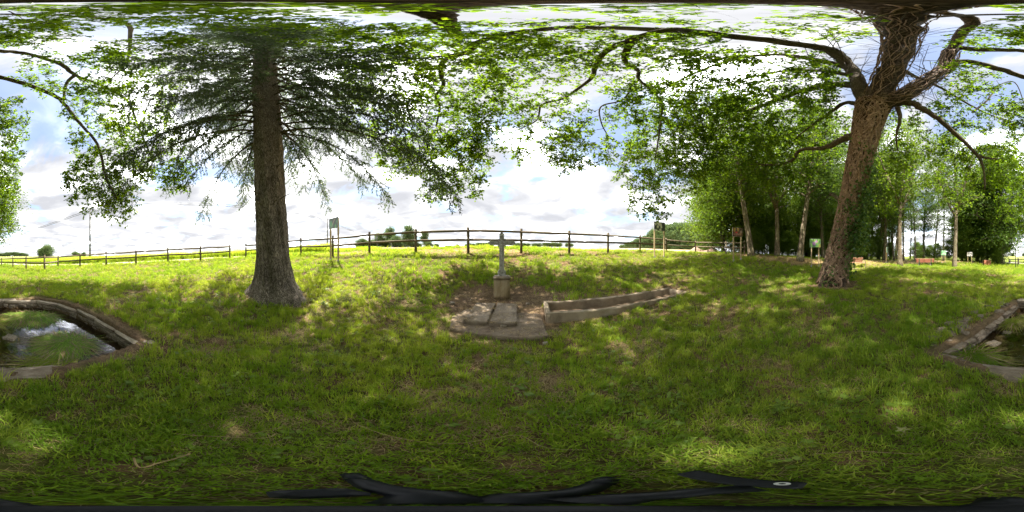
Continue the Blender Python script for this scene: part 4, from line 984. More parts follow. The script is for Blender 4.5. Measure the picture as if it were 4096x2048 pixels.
# ------------------------------------------------------------------ other trees: a few built kinds, copied and turned
def gen_tree(seed, Ht, r0, cs, cr, nb, sig, nl, leaf, mat, bark, upa=(.5, 1.1), lean=.02, six=False, fork=None, wide=.55, ivy=0, droop=.0):
    rs_ = random.Random(seed); r_ = np.random.default_rng(seed)
    wob = [rs_.uniform(-1, 1) for _ in range(4)]
    def tp(t): return Vector((Ht * lean * t * wob[0] * 3 + .012 * Ht * math.sin(t * 5 + wob[1] * 3), .012 * Ht * math.sin(t * 4.2 + wob[2] * 3) + Ht * lean * t * wob[3] * 2, Ht * t))
    ks = 14; mb = MB(); pl = [tp(i / ks) for i in range(ks + 1)]; pl[0].z = -.35
    rd = [r0 * (1 - .93 * (i / ks) ** .9) for i in range(ks + 1)]; rd[0] *= 1.5
    pl.insert(1, tp(.02)); rd.insert(1, r0 * 1.1)
    mb.tube(pl, rd, 12, jit=.04)
    if fork:
        for k in range(2):
            t0 = fork + .04 * k; a = rs_.uniform(0, 6.3); b = tp(t0); q = []
            for i in range(7):
                t = i / 6; q.append(b + Vector((math.cos(a), math.sin(a), 0)) * (Ht * .16 * t ** .8) + Vector((0, 0, Ht * .42 * t)))
            mb.tube(q, [r0 * .62 * (1 - .8 * i / 6) for i in range(7)], 9, jit=.04)
    cl = []; 
    for k in range(nb):
        t = cs + (1 - cs) * ((k + rs_.random()) / nb); a = k * 2.4 + rs_.uniform(-.5, .5)
        f_ = (t - cs) / (1 - cs); Ln = cr * (math.sin(PI * min(1, .18 + .8 * f_)) ** .7) * rs_.uniform(.6, 1.15)
        ua = rs_.uniform(*upa) * (1 if droop == 0 or f_ > .4 else -.15); d = Vector((math.cos(a), math.sin(a), 0)); b = tp(t * .96); q = []
        cv = Vector((d.y, -d.x, 0)) * rs_.uniform(-.25, .25)
        for i in range(6):
            u_ = i / 5; q.append(b + d * Ln * u_ + cv * Ln * u_ * u_ + Vector((0, 0, Ln * (ua * u_ - (.25 + droop) * u_ * u_))))
        br0 = max(.015, r0 * .34 * (1 - .6 * f_) * min(1, Ln / cr + .2)); mb.tube(q, [br0 * (1 - .85 * i / 5) for i in range(6)], 6, cap=False)
        ns = max(3, int(Ln * 2.0))
        for s_ in range(ns):
            u_ = .3 + .7 * (s_ + rs_.random()) / ns; j = min(int(u_ * 5), 4); p = q[j].lerp(q[j + 1], u_ * 5 - j)
            e_ = p + Vector((rs_.gauss(0, 1), rs_.gauss(0, 1), rs_.gauss(.15, .7))).normalized() * rs_.uniform(.3, 1.0) * (.5 + .25 * Ln)
            mb.tube([p, p.lerp(e_, .5) + Vector((0, 0, .06)), e_], [br0 * .35, br0 * .22, .006], 4, cap=False); cl.append(tuple(e_)); 
            if rs_.random() < .6: cl.append(tuple(p.lerp(e_, .55)))
        cl.append(tuple(q[-1]))
    tr = mb.mesh('trunk', bark, True)
    pts = cluster_pts(np.array(cl), nl, sig, r_, .75); V1, F1 = leaves(pts, leaf, r_, .45, .2, wide, six)
    cw = np_mesh('crown', V1, F1, mat); ivm = None
    if ivy:
        ic = []
        for k in range(ivy):
            t = rs_.uniform(.02, .55); a = rs_.uniform(0, 6.3); p = tp(t); rr_ = r0 * (1 - .9 * t); ic.append((p.x + math.cos(a) * rr_ * 1.15, p.y + math.sin(a) * rr_ * 1.15, p.z))
        V2, F2 = leaves(cluster_pts(np.array(ic), 16, .13, r_, 1.3), .10, r_, .1, .2, .9); ivm = np_mesh('ivy', V2, F2, M['ivy_leaf'])
    return tr, cw, ivm, Ht
KT = {
 'tall':  gen_tree(1, 20, .24, .30, 3.0, 56, .48, 18, .25, M['ash_leaf'], M['pale_bark']),
 'tall2': gen_tree(2, 22, .26, .20, 3.3, 70, .52, 18, .26, M['ash_leaf'], M['dark_bark'], ivy=90),
 'fork':  gen_tree(3, 18, .25, .32, 3.2, 46, .44, 16, .24, M['bright_leaf'], M['pale_bark'], fork=.30),
 'slim':  gen_tree(4, 21, .15, .22, 1.9, 44, .38, 14, .23, M['ash_leaf'], M['dark_bark'], ivy=60),
 'bushy': gen_tree(5, 12, .22, .05, 3.6, 76, .56, 26, .26, M['bright_leaf'], M['dark_bark'], (.3, .8)),
 'broad': gen_tree(6, 17, .40, .10, 5.8, 110, .74, 28, .26, M['ash_leaf'], M['dark_bark'], (.2, .9)),
 'far':   gen_tree(7, 12, .26, .16, 4.6, 34, 1.0, 20, .62, M['far_leaf'], M['dark_bark'], (.4, 1.0)),
 'far2':  gen_tree(8, 12, .26, .30, 4.8, 32, .95, 18, .6, M['far_leaf'], M['dark_bark'], (.5, 1.1)),
 'farbush': gen_tree(9, 7, .22, .04, 4.0, 34, .95, 22, .55, M['far_leaf'], M['dark_bark'], (.2, .7)),
}
def put_tree(kind, x, y, ht, label, group=None, rz=None, name='tree', sx=1.0, lean=(0, 0), cat='tree', dz=0):
    tr, cw, ivm, h0 = KT[kind]; z = g1(x, y)
    t = thing(name, label, cat, (x, y, z + dz), random.uniform(0, 6.28) if rz is None else rz, group)
    s = ht / h0; t.scale = (s * sx, s * sx, s); t.rotation_euler[0] = lean[0]; t.rotation_euler[1] = lean[1]
    link('trunk', tr, t); link('crown', cw, t)
    if ivm is not None: link('ivy', ivm, t)
    return t
def pt(kind, px, r, ht, label, **k):
    x, y = XY(px % 4096, r); return put_tree(kind, x, y, ht, label, **k)
# the named front row at the edge of the wood
pt('tall', 2993, 13.4, 18, 'grey brown trunk beside the dark framed photo board, at the left edge of the wood', sx=1.25, lean=(.02, -.02), name='ash_tree')
pt('bushy', 2895, 18.5, 12.5, 'leafy bright green tree hanging over the end of the fence', name='maple_tree')
pt('bushy', 2850, 24, 13.5, 'second leafy tree behind the fence end, left edge of the wood', name='maple_tree', rz=2)
pt('bushy', 2960, 21, 14, 'dense leafy tree behind the first trunk of the wood', name='maple_tree', rz=4)
pt('fork', 3105, 17, 17, 'forked pale trunk tree standing among the shrubs of the wood', sx=1.2, name='ash_tree')
pt('tall', 3212, 13.2, 18, 'sunlit pale trunk with dead ivy on the straw bank, left of the purple flower board', name='ash_tree', rz=1.2, sx=1.15)
pt('tall2', 3298, 19, 20, 'ivy covered trunk just behind the purple flower board', name='ash_tree')
pt('tall2', 3350, 23, 20, 'dark trunk half hidden behind the old oak', name='ash_tree')
pt('tall2', 3541, 20, 20, 'dark straight trunk behind the edge-on board', name='ash_tree', rz=.5)
pt('fork', 3603, 16.2, 18, 'pale smooth trunk standing left of the red picnic table', name='ash_tree', rz=.8)
pt('slim', 3579, 23, 18, 'thin ivy clad trunk left of the pale trunk by the picnic table', name='ash_tree')
pt('slim', 3621, 21.5, 20, 'slender reddish trunk right behind the pale trunk by the picnic table', name='ash_tree', rz=3)
pt('slim', 3655, 24, 20, 'slim leaning trunk with ivy behind the picnic table', name='ash_tree', lean=(.0, .05), rz=0)
pt('slim', 3776, 24, 17, 'dark slender tree behind the green board', name='ash_tree', rz=2)
pt('fork', 3822, 16.0, 17, 'pale scarred trunk between the green board and the white board', name='ash_tree', rz=2.4, lean=(0, -.04))
pt('broad', 4005, 28.5, 23, 'broad leafy tree with low hanging boughs behind the wooden bins', name='oak_tree', rz=1.0)
pt('broad', 3905, 31, 17, 'dark dense tree behind the white board', name='oak_tree', rz=3.2)
pt('bushy', 3862, 27.5, 8, 'dark bushy tree right of the scarred trunk', name='maple_tree', rz=3)
rs = random.Random(21)
for k in range(30):
    px = rs.uniform(2960, 3570); r = rs.uniform(23, 42); kd = rs.choice(['tall2', 'tall2', 'slim', 'tall'])
    pt(kd, px, r, rs.uniform(17, 22), 'tree standing deep in the dim wood behind the oak', group='trees of the wood', name='ash_tree')
for k, (px, r, h) in enumerate([(3020, 18, 3.0), (3060, 19, 3.6), (3150, 20, 3.2), (3180, 22, 4), (3260, 22, 3.5), (3320, 24, 3.5), (3420, 24, 3.2), (3470, 22, 3.0), (3510, 25, 3.6), (3380, 22, 3), (3560, 27, 3.0), (2940, 19, 2.6), (3120, 24, 4.5), (3235, 27, 5)]):
    pt('bushy', px, r, h, 'low leafy shrub growing under the trees of the wood', group='shrubs under the wood', name='shrub', cat='shrub', sx=1.4)
for k, (px, r, h, lb) in enumerate([(3665, 27, 3.0, 'dark green shrub behind the left end of the picnic table'), (3690, 33, 3.0, 'rounded pale green shrub beyond the picnic table'), (3718, 34, 3.0, 'rounded shrub in the hedge above the middle of the picnic table'), (3748, 31, 3.2, 'leafy shrub between the picnic table and the green board'), (3790, 29, 3.6, 'dark shrub behind the green board'), (3850, 27, 3.2, 'dark shrub left of the white board'), (3925, 27.5, 3, 'dark shrub behind the wooden bins'), (3985, 27, 3.2, 'shrub hanging over the fence right of the wooden bins')]):
    pt('bushy', px, r, h, lb, name='shrub', cat='shrub', sx=1.35, group='shrubs in the hedge')
for k, px in enumerate((3455, 3490, 3525, 3560, 3590, 3640, 3690, 3740)):
    pt(('tall2', 'tall', 'slim')[k % 3], px, 27 + (k * 5) % 9, 20 + k % 3, 'tall tree standing behind the bench and the picnic table', group='tall trees behind the bench', name='ash_tree')
for k in range(22):
    pt('bushy', rs.uniform(2930, 3540), rs.uniform(21, 36), rs.uniform(6, 9.5), 'leafy young tree filling the understorey of the wood', group='young trees of the wood', name='maple_tree')
x, y = XY(3712, 150); put_tree('farbush', x, y, 7.5, 'single dark far tree above the hedge, beyond the picnic table', sx=.45)
# far plantation beyond the stubble field
rs = random.Random(33)
for k in range(34):
    u_ = k / 33; px = 2486 + (2855 - 2486) * u_ + rs.uniform(-6, 6); r = 185 - 80 * u_ + rs.uniform(-4, 10)
    top = np.interp(px, [2486, 2530, 2570, 2620, 2660, 2720, 2790, 2855], [981, 962, 948, 926, 906, 899, 897, 896]) + rs.uniform(-3, 6); xx, yy = XY(px, r)
    zt = H + r * math.tan((1024 - top) * PI / 2048); ht = max(4, zt - g1(xx, yy))
    put_tree('far' if ht > 9 else 'farbush', xx, yy, ht, 'tree in the dense far plantation beyond the stubble field', 'plantation beyond the stubble field', sx=1.0 if ht > 9 else 1.3)
def far_tree(kind, px, r, top, label, group=None, sx=1.0):
    xx, yy = XY(px % 4096, r); zt = H + r * math.tan((1024 - top) * PI / 2048); ht = max(2, zt - g1(xx, yy)); return put_tree(kind, xx, yy, ht, label, group, sx=sx)
for px, top in ((1786, 982), (1800, 981), (1831, 979), (1850, 984), (1866, 977), (1882, 975), (1894, 976), (1913, 972), (1922, 974), (1932, 972), (1951, 971), (1965, 974), (2062, 974), (2076, 973), (2088, 975), (2095, 973), (2111, 974), (2137, 975), (2145, 975), (2158, 974), (2179, 971), (2195, 972), (2206, 971), (2218, 971), (2228, 973), (2239, 973), (2269, 974), (2284, 975)):
    far_tree('far2', px, 290, top, 'small round-topped tree in the far row on the horizon behind the cross', 'far row on the horizon', sx=1.5)
for px, r, top, kd, sx, lb in ((1449, 80, 957, 'farbush', 1.2, 'round far bush left of the fence post, leftmost of the far trees'), (1517, 85, 936, 'far', 1.0, 'rounded far tree left of the tall pale one'), (1560, 84, 916, 'far2', .8, 'tall airy far tree in the middle of the far group'), (1583, 78, 947, 'farbush', 1.0, 'bright low far tree in front of the tall ones'), (1603, 76, 972, 'farbush', .9, 'low round bush at the foot of the far group'), (1637, 82, 908, 'far', .85, 'tallest far tree left of the fence post'), (1697, 82, 930, 'far2', .75, 'far tree with clear stem right of the fence post')):
    far_tree(kd, px, r, top, lb, 'far trees left of the cross', sx)
for px, r, top, kd, sx, lb in ((188, 140, 984, 'farbush', 1.1, 'large round far tree beyond the lane'), (165, 143, 996, 'farbush', .9, 'lower far tree touching the large round one on its left'), (303, 130, 1008, 'farbush', 1.5, 'low wide far bush right of the large round tree'), (335, 132, 1010, 'farbush', 1.1, 'small far bush beside the low wide one'), (4051, 230, 1013, 'farbush', 1.2, 'small dark tree clump on the hill behind the black post sign')):
    far_tree(kd, px, r, top, lb, 'far trees beyond the lane', sx)
for k, (px, top) in enumerate(((1432, 976), (1470, 972), (1490, 962), (1536, 955), (1550, 966), (1615, 958), (1655, 962), (1675, 975), (1712, 966), (1745, 984))):
    far_tree('farbush', px, 86 + k, top, 'low bush in the far hedge line left of the cross', 'far hedge line left of the cross', 1.5)
for k in range(22):
    px = 2500 + k * 16; far_tree('farbush', px, 178 - k * 3.6, np.interp(px, [2500, 2600, 2855], [988, 980, 972]) + (k % 3) * 2, 'low bush along the foot of the far plantation', 'bushes along the plantation', 1.7)
for k in range(12):
    far_tree('far', 2 + k * 9.5, 210, 1014 - 5 * math.sin(k * .3) + (k % 3), 'tree in the low far wood on the left horizon beyond the lane', 'far wood on the left horizon', 2.0)
for k, px in enumerate((3850, 3880, 3915, 3945, 3970, 4000)):
    pt('bushy', px, 29 + (k % 3) * 2, 9 + (k % 2) * 3, 'leafy tree in the dark mass behind the white board and the bins', group='dark trees behind the bins', name='maple_tree', sx=1.1)
for k, px in enumerate((1210, 1235, 1262, 1290, 1300)):
    far_tree('farbush', px, 70, 992 + (k % 2) * 3 - (k == 1) * 4, 'low far bush at the lane end right of the spruce', 'bushes at the lane end', 1.0)

# ------------------------------------------------------------------ fences: round posts, two half-round rails per bay
FENCE_MESH = {}
def fence(label, posts, k=1.18):
    """posts: (px, distance, top py) seen from the camera; rails join neighbours"""
    pp = [PG(a, b) for a, b, c in posts]
    f = thing('fence', label, 'fence', pp[0]); o0 = Vector(f.location); tops = []
    for (a, b, c), p in zip(posts, pp):
        top = H + b * math.tan((1024 - c) * PI / 2048); h = top - p.z; h = min(max(h, 1.0), 1.38); tops.append(h)
        mb = MB(); tx, ty = random.uniform(-.012, .012), random.uniform(-.012, .012)
        r0 = .056 * k
        mb.tube([Vector((0, 0, -.2)), Vector((tx * .3, ty * .3, h * .4)), Vector((tx, ty, h - .012)), Vector((tx, ty, h))], [r0 * 1.03, r0, r0 * .97, r0 * .8], 10)
        mb.build('post', M['fence_wood'], f, True, p - o0)
    for i in range(len(pp) - 1):
        if posts[i] in GAPS: continue
        a, b = pp[i], pp[i + 1]; d = (b - a).normalized()
        nrm = Vector((-d.y, d.x, 0)); mid = (a + b) / 2
        if nrm.dot(-mid) < 0: nrm = -nrm
        for fr_ in (.86, .52):
            za, zb = tops[i] * fr_, tops[i + 1] * fr_
            A = a + Vector((0, 0, za)) - o0 + nrm * .045 - d * .05; B = b + Vector((0, 0, zb)) - o0 + nrm * .045 + d * .05
            sag = Vector((0, 0, -random.uniform(.0, .025)))
            mb = MB(); mb.tube([A, A.lerp(B, .5) + sag, B], [.047 * k, .049 * k, .045 * k], 8, jit=.03); mb.build('rail', M['fence_wood'], f, True)
    return f
GAPS = []
fence('long post and rail fence along the crest of the bank behind the cross',
      [(983.5, 14.0, 976), (1095, 12.7, 962), (1204, 11.7, 952), (1331, 9.8, 943), (1478, 9.1, 928), (1663, 7.9, 916), (1873, 7.7, 909), (2085, 8.2, 915), (2277, 8.7, 923), (2432, 10.1, 932), (2560, 11.6, 940.5), (2665, 13.2, 952), (2782, 14.9, 963), (2904, 14.3, 964), (2978, 14.3, 963)])
fence('post and rail fence left of the spruce, from its opening to the lane corner',
      [(919, 14, 979), (802, 13.2, 984), (672, 13.4, 992), (544, 13.2, 999), (425, 14.1, 1007), (320, 14.3, 1014), (232, 15.2, 1021), (178, 11.9, 1020), (104.5, 15.3, 1026), (52, 18, 1028), (6, 21.5, 1031), (4075, 24.5, 1033), (4036, 28, 1034.5)], 1.3)
fence('short far fence piece between the wooden bins and the gap by the lane', [(4019, 28, 1034.7), (3998, 27.6, 1036), (3968, 27.4, 1036)])

# ------------------------------------------------------------------ photo boards on two posts
def board_mat(name, build):
    m, t, o = base_mat(name); L = t.links.new
    p = t.nodes.new('ShaderNodeBsdfPrincipled'); p.inputs['Roughness'].default_value = .35
    c = t.nodes.new('ShaderNodeTexCoord')
    col = build(t, c.outputs['Object']); L(col, p.inputs['Base Color']); L(p.outputs[0], o.inputs['Surface']); return m
def ramp(t, fac, stops):
    r = t.nodes.new('ShaderNodeValToRGB'); e = r.color_ramp.elements
    while len(e) < len(stops): e.new(.5)
    for i, (a, c) in enumerate(stops): e[i].position = a; e[i].color = (*c, 1)
    t.links.new(fac, r.inputs[0]); return r.outputs[0]
def noise_(t, v, s, d=4, off=(0, 0, 0), scl=(1, 1, 1)):
    mp = t.nodes.new('ShaderNodeMapping'); mp.inputs['Location'].default_value = off; mp.inputs['Scale'].default_value = scl; t.links.new(v, mp.inputs[0])
    n = t.nodes.new('ShaderNodeTexNoise'); n.inputs['Scale'].default_value = s; n.inputs['Detail'].default_value = d; t.links.new(mp.outputs[0], n.inputs[0]); return n.outputs['Fac']
def spot(t, v, cx, cz, rx, rz, edge=.25):
    """mask of a soft ellipse on the print"""
    mp = t.nodes.new('ShaderNodeMapping'); mp.vector_type = 'POINT'; mp.inputs['Location'].default_value = (-cx / rx, 0, -cz / rz); mp.inputs['Scale'].default_value = (1 / rx, 0, 1 / rz)
    t.links.new(v, mp.inputs[0]); ln = t.nodes.new('ShaderNodeVectorMath'); ln.operation = 'LENGTH'; t.links.new(mp.outputs[0], ln.inputs[0])
    mr = t.nodes.new('ShaderNodeMapRange'); mr.inputs['From Min'].default_value = 1 + edge; mr.inputs['From Max'].default_value = 1 - edge; t.links.new(ln.outputs['Value'], mr.inputs[0]); return mr.outputs[0]
def over(t, a, col, k):
    m = t.nodes.new('ShaderNodeMixRGB'); t.links.new(k, m.inputs[0])
    if hasattr(a, 'links'): t.links.new(a, m.inputs[1])
    else: m.inputs[1].default_value = (*a, 1)
    if hasattr(col, 'links'): t.links.new(col, m.inputs[2])
    else: m.inputs[2].default_value = (*col, 1)
    return m.outputs[0]
def b_leaf(t, v):
    a = ramp(t, noise_(t, v, 5, 3), [(.35, (.06, .075, .075)), (.55, (.09, .12, .11)), (.68, (.10, .30, .15))])
    mp = t.nodes.new('ShaderNodeMapping'); mp.inputs['Rotation'].default_value = (0, R(52), 0); t.links.new(v, mp.inputs[0])
    a = over(t, a, (.34, .26, .21), spot(t, mp.outputs[0], .0, .03, .42, .03, .5)); a = over(t, a, (.12, .42, .17), spot(t, v, -.22, -.02, .10, .16, .6)); return over(t, a, (.12, .46, .15), spot(t, v, .20, -.2, .06, .10, .5))
def b_white(t, v):
    a = ramp(t, noise_(t, v, 3, 3), [(.4, (.010, .012, .008)), (.7, (.03, .035, .015))])
    f = ramp(t, noise_(t, v, 22, 4), [(.3, (.10, .11, .05)), (.7, (.42, .42, .27))])
    for cx, cz, rx, rz in ((-.02, .17, .15, .10), (-.28, .14, .07, .09), (-.12, -.03, .08, .10), (.12, -.04, .07, .09), (.06, -.22, .08, .08), (-.26, -.26, .10, .06), (.08, .08, .10, .07), (-.18, .24, .06, .05)): a = over(t, a, f, spot(t, v, cx, cz, rx, rz, .2))
    return over(t, a, (.02, .015, .16), spot(t, v, -.40, -.1, .025, .3, .3))
def b_autumn(t, v):
    a = ramp(t, noise_(t, v, 6, 3, (2, 0, 0), (1.6, 1, .5)), [(.35, (.02, .008, .006)), (.5, (.07, .03, .015)), (.65, (.15, .07, .03))])
    for cx, cz, rx, rz, c in ((-.24, .16, .08, .16, (.34, .20, .04)), (.02, .20, .06, .14, (.38, .24, .06)), (-.10, -.02, .10, .05, (.42, .02, .02)), (.26, .02, .07, .10, (.30, .19, .14)), (.22, -.12, .10, .06, (.30, .17, .03))): a = over(t, a, c, spot(t, v, cx, cz, rx, rz, .4))
    return over(t, a, ramp(t, noise_(t, v, 16, 3), [(.4, (.10, .03, .02)), (.65, (.42, .22, .15))]), spot(t, v, -.02, -.14, .36, .06, .6))
def b_purple(t, v):
    a = ramp(t, noise_(t, v, 3, 2, (4, 0, 1)), [(.35, (.10, .16, .10)), (.5, (.16, .34, .10)), (.66, (.34, .62, .10))])
    f = ramp(t, noise_(t, v, 24, 4), [(.3, (.28, .10, .32)), (.7, (.62, .34, .66))])
    a = over(t, a, f, spot(t, v, -.10, -.03, .12, .13, .25)); a = over(t, a, f, spot(t, v, .08, .12, .08, .09, .3)); a = over(t, a, (.5, .30, .22), spot(t, v, .16, .08, .05, .06, .4))
    return over(t, a, (.55, .42, .08), spot(t, v, .34, -.2, .06, .12, .5))
def b_green(t, v):
    return ramp(t, noise_(t, v, 7, 3, (1, 0, 5), (1, 1, .6)), [(.35, (.14, .34, .22)), (.5, (.16, .50, .12)), (.58, (.42, .60, .46)), (.68, (.24, .66, .16))])
def b_pale(t, v):
    a = ramp(t, noise_(t, v, 4, 3), [(.4, (.62, .55, .58)), (.6, (.72, .68, .70))])
    for cx, cz, rx, rz in ((.18, .10, .10, .12), (-.12, .02, .06, .10), (-.26, .14, .07, .06)): a = over(t, a, (.10, .09, .09), spot(t, v, cx, cz, rx, rz, .4))
    return a
def b_back(t, v): return ramp(t, noise_(t, v, 2, 2), [(.4, (.50, .53, .42)), (.6, (.58, .60, .50))])
def sign(label, a, b, top, mat, post='post_wood', bw=.80, bh=.60, shoe=True, name='photo_board'):
    """a, b: (px, distance) of the two posts; top: py of the board's top at its middle"""
    pa, pb = PG(*a), PG(*b)
    mid = (pa + pb) / 2; d = Vector((pb.x - pa.x, pb.y - pa.y, 0)); sp_ = d.length; d.normalize(); rz = math.atan2(d.y, d.x)
    ztop = H + math.hypot(mid.x, mid.y) * math.tan((1024 - top) * PI / 2048)
    t = thing(name, label, 'sign', (mid.x, mid.y, mid.z), rz)
    hb = ztop - mid.z
    for s_, p in ((-1, pa), (1, pb)):
        zl = p.z - mid.z; mb = MB(); mb.box((0, 0, (hb - .03 + zl - .1) / 2), (.075, .075, hb - .03 - zl + .1), bev=.006)
        q = mb.build('post', M[post], t, False, (s_ * sp_ / 2, .05, 0))
        if shoe:
            mb = MB(); mb.box((0, 0, zl + .06), (.088, .088, .16), bev=.004); mb.build('metal_shoe', M['grey_metal'], q)
    mb = MB(); mb.box((0, 0, 0), (bw, .022, bh), bev=.003); bo = mb.build('board', M['white_paint'] if post == 'post_wood' else M['grey_metal'], t, False, (0, 0, hb - bh / 2))
    mb = MB(); mb.box((0, 0, 0), (bw - .012, .004, bh - .012)); mb.build('print', mat, bo, False, (0, -.0135, 0))
    return t
sign('photo board of green leaves on two posts, turned sideways, just right of the spruce', (1319.5, 8.85), (1350, 8.3), 871, board_mat('print_leaf', b_leaf))
sign('dark photo board of pale flower heads on two posts at the fence', (2619, 10.6), (2657, 10.85), 888, board_mat('print_white', b_white))
sign('brown and red photo board on two posts in front of the fence end', (2935.5, 10.6), (2965, 10.9), 911, board_mat('print_autumn', b_autumn))
sign('green photo board with purple flowers left of the oak trunk', (3246, 11.75), (3275.5, 11.85), 956, board_mat('print_purple', b_purple))
sign('photo board seen edge on, between the bench and the pale trunk', (3546, 17.9), (3548.5, 18.5), 989, board_mat('print_edge', b_green))
sign('bright green photo board right of the picnic table', (3767.5, 21.8), (3781, 22.1), 1002.7, board_mat('print_green', b_green))
sign('white photo board left of the wooden bins', (3871.5, 24), (3886.5, 24), 1008.5, board_mat('print_pale', b_pale))
sign('black posted notice board by the far gap in the fence', (4064, 19.6), (4073, 20.2), 1004, board_mat('print_back', b_back), 'dark_steel', .62, .75, False, 'notice_board')

# ------------------------------------------------------------------ the cross on its stone block
cz0 = .16
cp = P(2007, 1190, 4.95); cr_ = thing('wayside_cross', 'small weathered cast iron crucifix standing on a stone block at the foot of the bank', 'cross', (cp.x, cp.y, cz0), R(3.6))
def soft_box(name, dims, mat, parent, loc, seg=6, rough=.01, bev=.03, seed=1, taper=0):
    bm = bmesh.new(); bmesh.ops.create_cube(bm, size=1.0)
    for v in bm.verts: v.co = Vector((v.co.x * dims[0], v.co.y * dims[1], v.co.z * dims[2]))
    bmesh.ops.bevel(bm, geom=bm.edges[:], offset=bev, segments=2, affect='EDGES')
    bmesh.ops.subdivide_edges(bm, edges=[e for e in bm.edges if e.calc_length() > min(dims) * .5], cuts=seg, use_grid_fill=True)
    rs_ = random.Random(seed); nz = np.array([(v.co.x, v.co.y, v.co.z) for v in bm.verts])
    d1 = fbm(nz[:, 0] * 6 + nz[:, 2] * 3.1 + seed, nz[:, 1] * 6 + nz[:, 2] * 5.3, seed, 4) - .5
    for v, q in zip(bm.verts, d1):
        n = v.normal; v.co += n * float(q) * rough * 3 + Vector((rs_.uniform(-1, 1), rs_.uniform(-1, 1), rs_.uniform(-1, 1))) * rough * .25
        if taper: k = 1 - taper * (v.co.z / dims[2] + .5); v.co.x *= k; v.co.y *= k
    bmesh.ops.triangulate(bm, faces=[f for f in bm.faces if len(f.verts) > 4])
    me = bpy.data.meshes.new(name); bm.to_mesh(me); bm.free(); me.materials.append(mat); me.polygons.foreach_set('use_smooth', [True] * len(me.polygons))
    return link(name, me, parent, loc)
pl_ = soft_box('plinth', (.49, .42, .62), M['plinth'], cr_, (0, 0, .35), 5, .008, .03, 3, .04)
soft_box('cap', (.52, .45, .10), M['stone'], pl_, (0, 0, .335), 5, .006, .03, 4)
ZB = .73
mb = MB()
mb.box((0, 0, ZB + .62), (.148, .06, 1.24), bev=.014)
for s_ in (-1, 1): mb.box((s_ * .195, 0, ZB + 1.01), (.25, .054, .145), bev=.012)
cro = mb.build('cross', M['cast_iron'], cr_)
# cast rims and vine relief standing proud of the shaft and arms
mb = MB()
for s_ in (-1, 1):
    mb.box((s_ * .067, -.030, ZB + .45), (.014, .016, .84)); mb.box((s_ * .067, -.030, ZB + 1.16), (.014, .016, .14))
    for u_ in (-1, 1): mb.box((s_ * .21, -.028, ZB + 1.01 + u_ * .064), (.2, .014, .014))
mb.build('rim', M['cast_iron'], cro)
mb = MB(); rs = random.Random(2)
for k in range(15):
    zc_ = ZB + .12 + k * .045; sgn = 1 if k % 2 else -1
    mb.tube([Vector((-sgn * .03, -.030, zc_)), Vector((sgn * .012, -.040, zc_ + .03)), Vector((sgn * .032, -.034, zc_ + .07))], [.006, .010, .003], 5)
for s_ in (-1, 1):
    for k in range(5): mb.tube([Vector((s_ * (.09 + .04 * k), -.028, ZB + 1.01 - .03)), Vector((s_ * (.11 + .04 * k), -.040, ZB + 1.015)), Vector((s_ * (.135 + .04 * k), -.030, ZB + 1.045))], [.005, .009, .003], 5)
for k in range(4): mb.tube([Vector((-.03 + .02 * k, -.030, ZB + 1.08)), Vector((0, -.042, ZB + 1.13)), Vector((.03 - .02 * k, -.030, ZB + 1.19))], [.005, .009, .003], 5)
tag(mb.build('vine_relief', M['cast_iron'], cro, True), kind='stuff')
def petal_prism(pts, y0, y1):
    n = len(pts); mb = MB(); mb.add([(p[0], y0, p[1]) for p in pts] + [(p[0], y1, p[1]) for p in pts], [tuple(range(n)), tuple(range(2 * n - 1, n - 1, -1))] + [(i, i + n, (i + 1) % n + n, (i + 1) % n) for i in range(n)]); return mb
def finial(cx, cz, dx, dz):
    """a pointed leaf with two side lobes"""
    ux, uz = dx, dz; vx, vz = -dz, dx
    q = [(-.02, .052), (.03, .062), (.02, .085), (.055, .072), (.07, .045), (.095, .03), (.125, 0)]
    full = q + [(a, -b) for a, b in q[::-1][1:]]
    return petal_prism([(cx + ux * a + vx * b, cz + uz * a + vz * b) for a, b in full], -.028, .024)
finial(-.30, ZB + 1.01, -1, 0).build('finial', M['cast_iron'], cro); finial(.30, ZB + 1.01, 1, 0).build('finial', M['cast_iron'], cro); finial(0, ZB + 1.23, 0, 1).build('finial', M['cast_iron'], cro)
for sx_ in (-1, 1):
    for sz_ in (-1, 1):      # rays in the four corners of the crossing
        cx, cz = sx_ * .073, ZB + 1.01 + sz_ * .072
        petal_prism([(cx, cz), (cx + sx_ * .055, cz + sz_ * .01), (cx + sx_ * .052, cz + sz_ * .05), (cx + sx_ * .01, cz + sz_ * .052)][::(1 if sx_ * sz_ > 0 else -1)], -.024, .02).build('corner_ray', M['cast_iron'], cro)
for s_ in (-1, 1):           # scrolls at the foot
    mb = MB(); pts = [Vector((s_ * (.06 + .035 * math.sin(q * .55)), -.01, ZB + .22 - .036 * q)) for q in range(7)]; mb.tube(pts, [.012, .02, .03, .034, .036, .034, .028], 8); mb.build('foot_scroll', M['cast_iron'], cro, True)
mb = MB()
mb.box((0, 0, ZB + .015), (.26, .14, .05), bev=.015); mb.build('foot', M['cast_iron'], cro)
fig = MB()                    # the cast figure: one skinned body, arms along the bar
me = bpy.data.meshes.new('figure')
fv = [(0, -.052, .98), (0, -.056, .92), (0, -.055, .85), (0, -.05, .80), (0, -.05, .735), (.008, -.06, .66), (.004, -.052, .58), (0, -.06, .545), (-.045, -.05, .935), (-.105, -.042, .975), (-.165, -.036, 1.005), (.045, -.05, .935), (.105, -.042, .975), (.165, -.036, 1.005), (-.012, -.062, 1.02), (-.02, -.066, 1.045)]
fe = [(3, 4), (4, 5), (5, 6), (6, 7), (3, 2), (2, 1), (1, 0), (0, 14), (14, 15), (1, 8), (8, 9), (9, 10), (1, 11), (11, 12), (12, 13)]
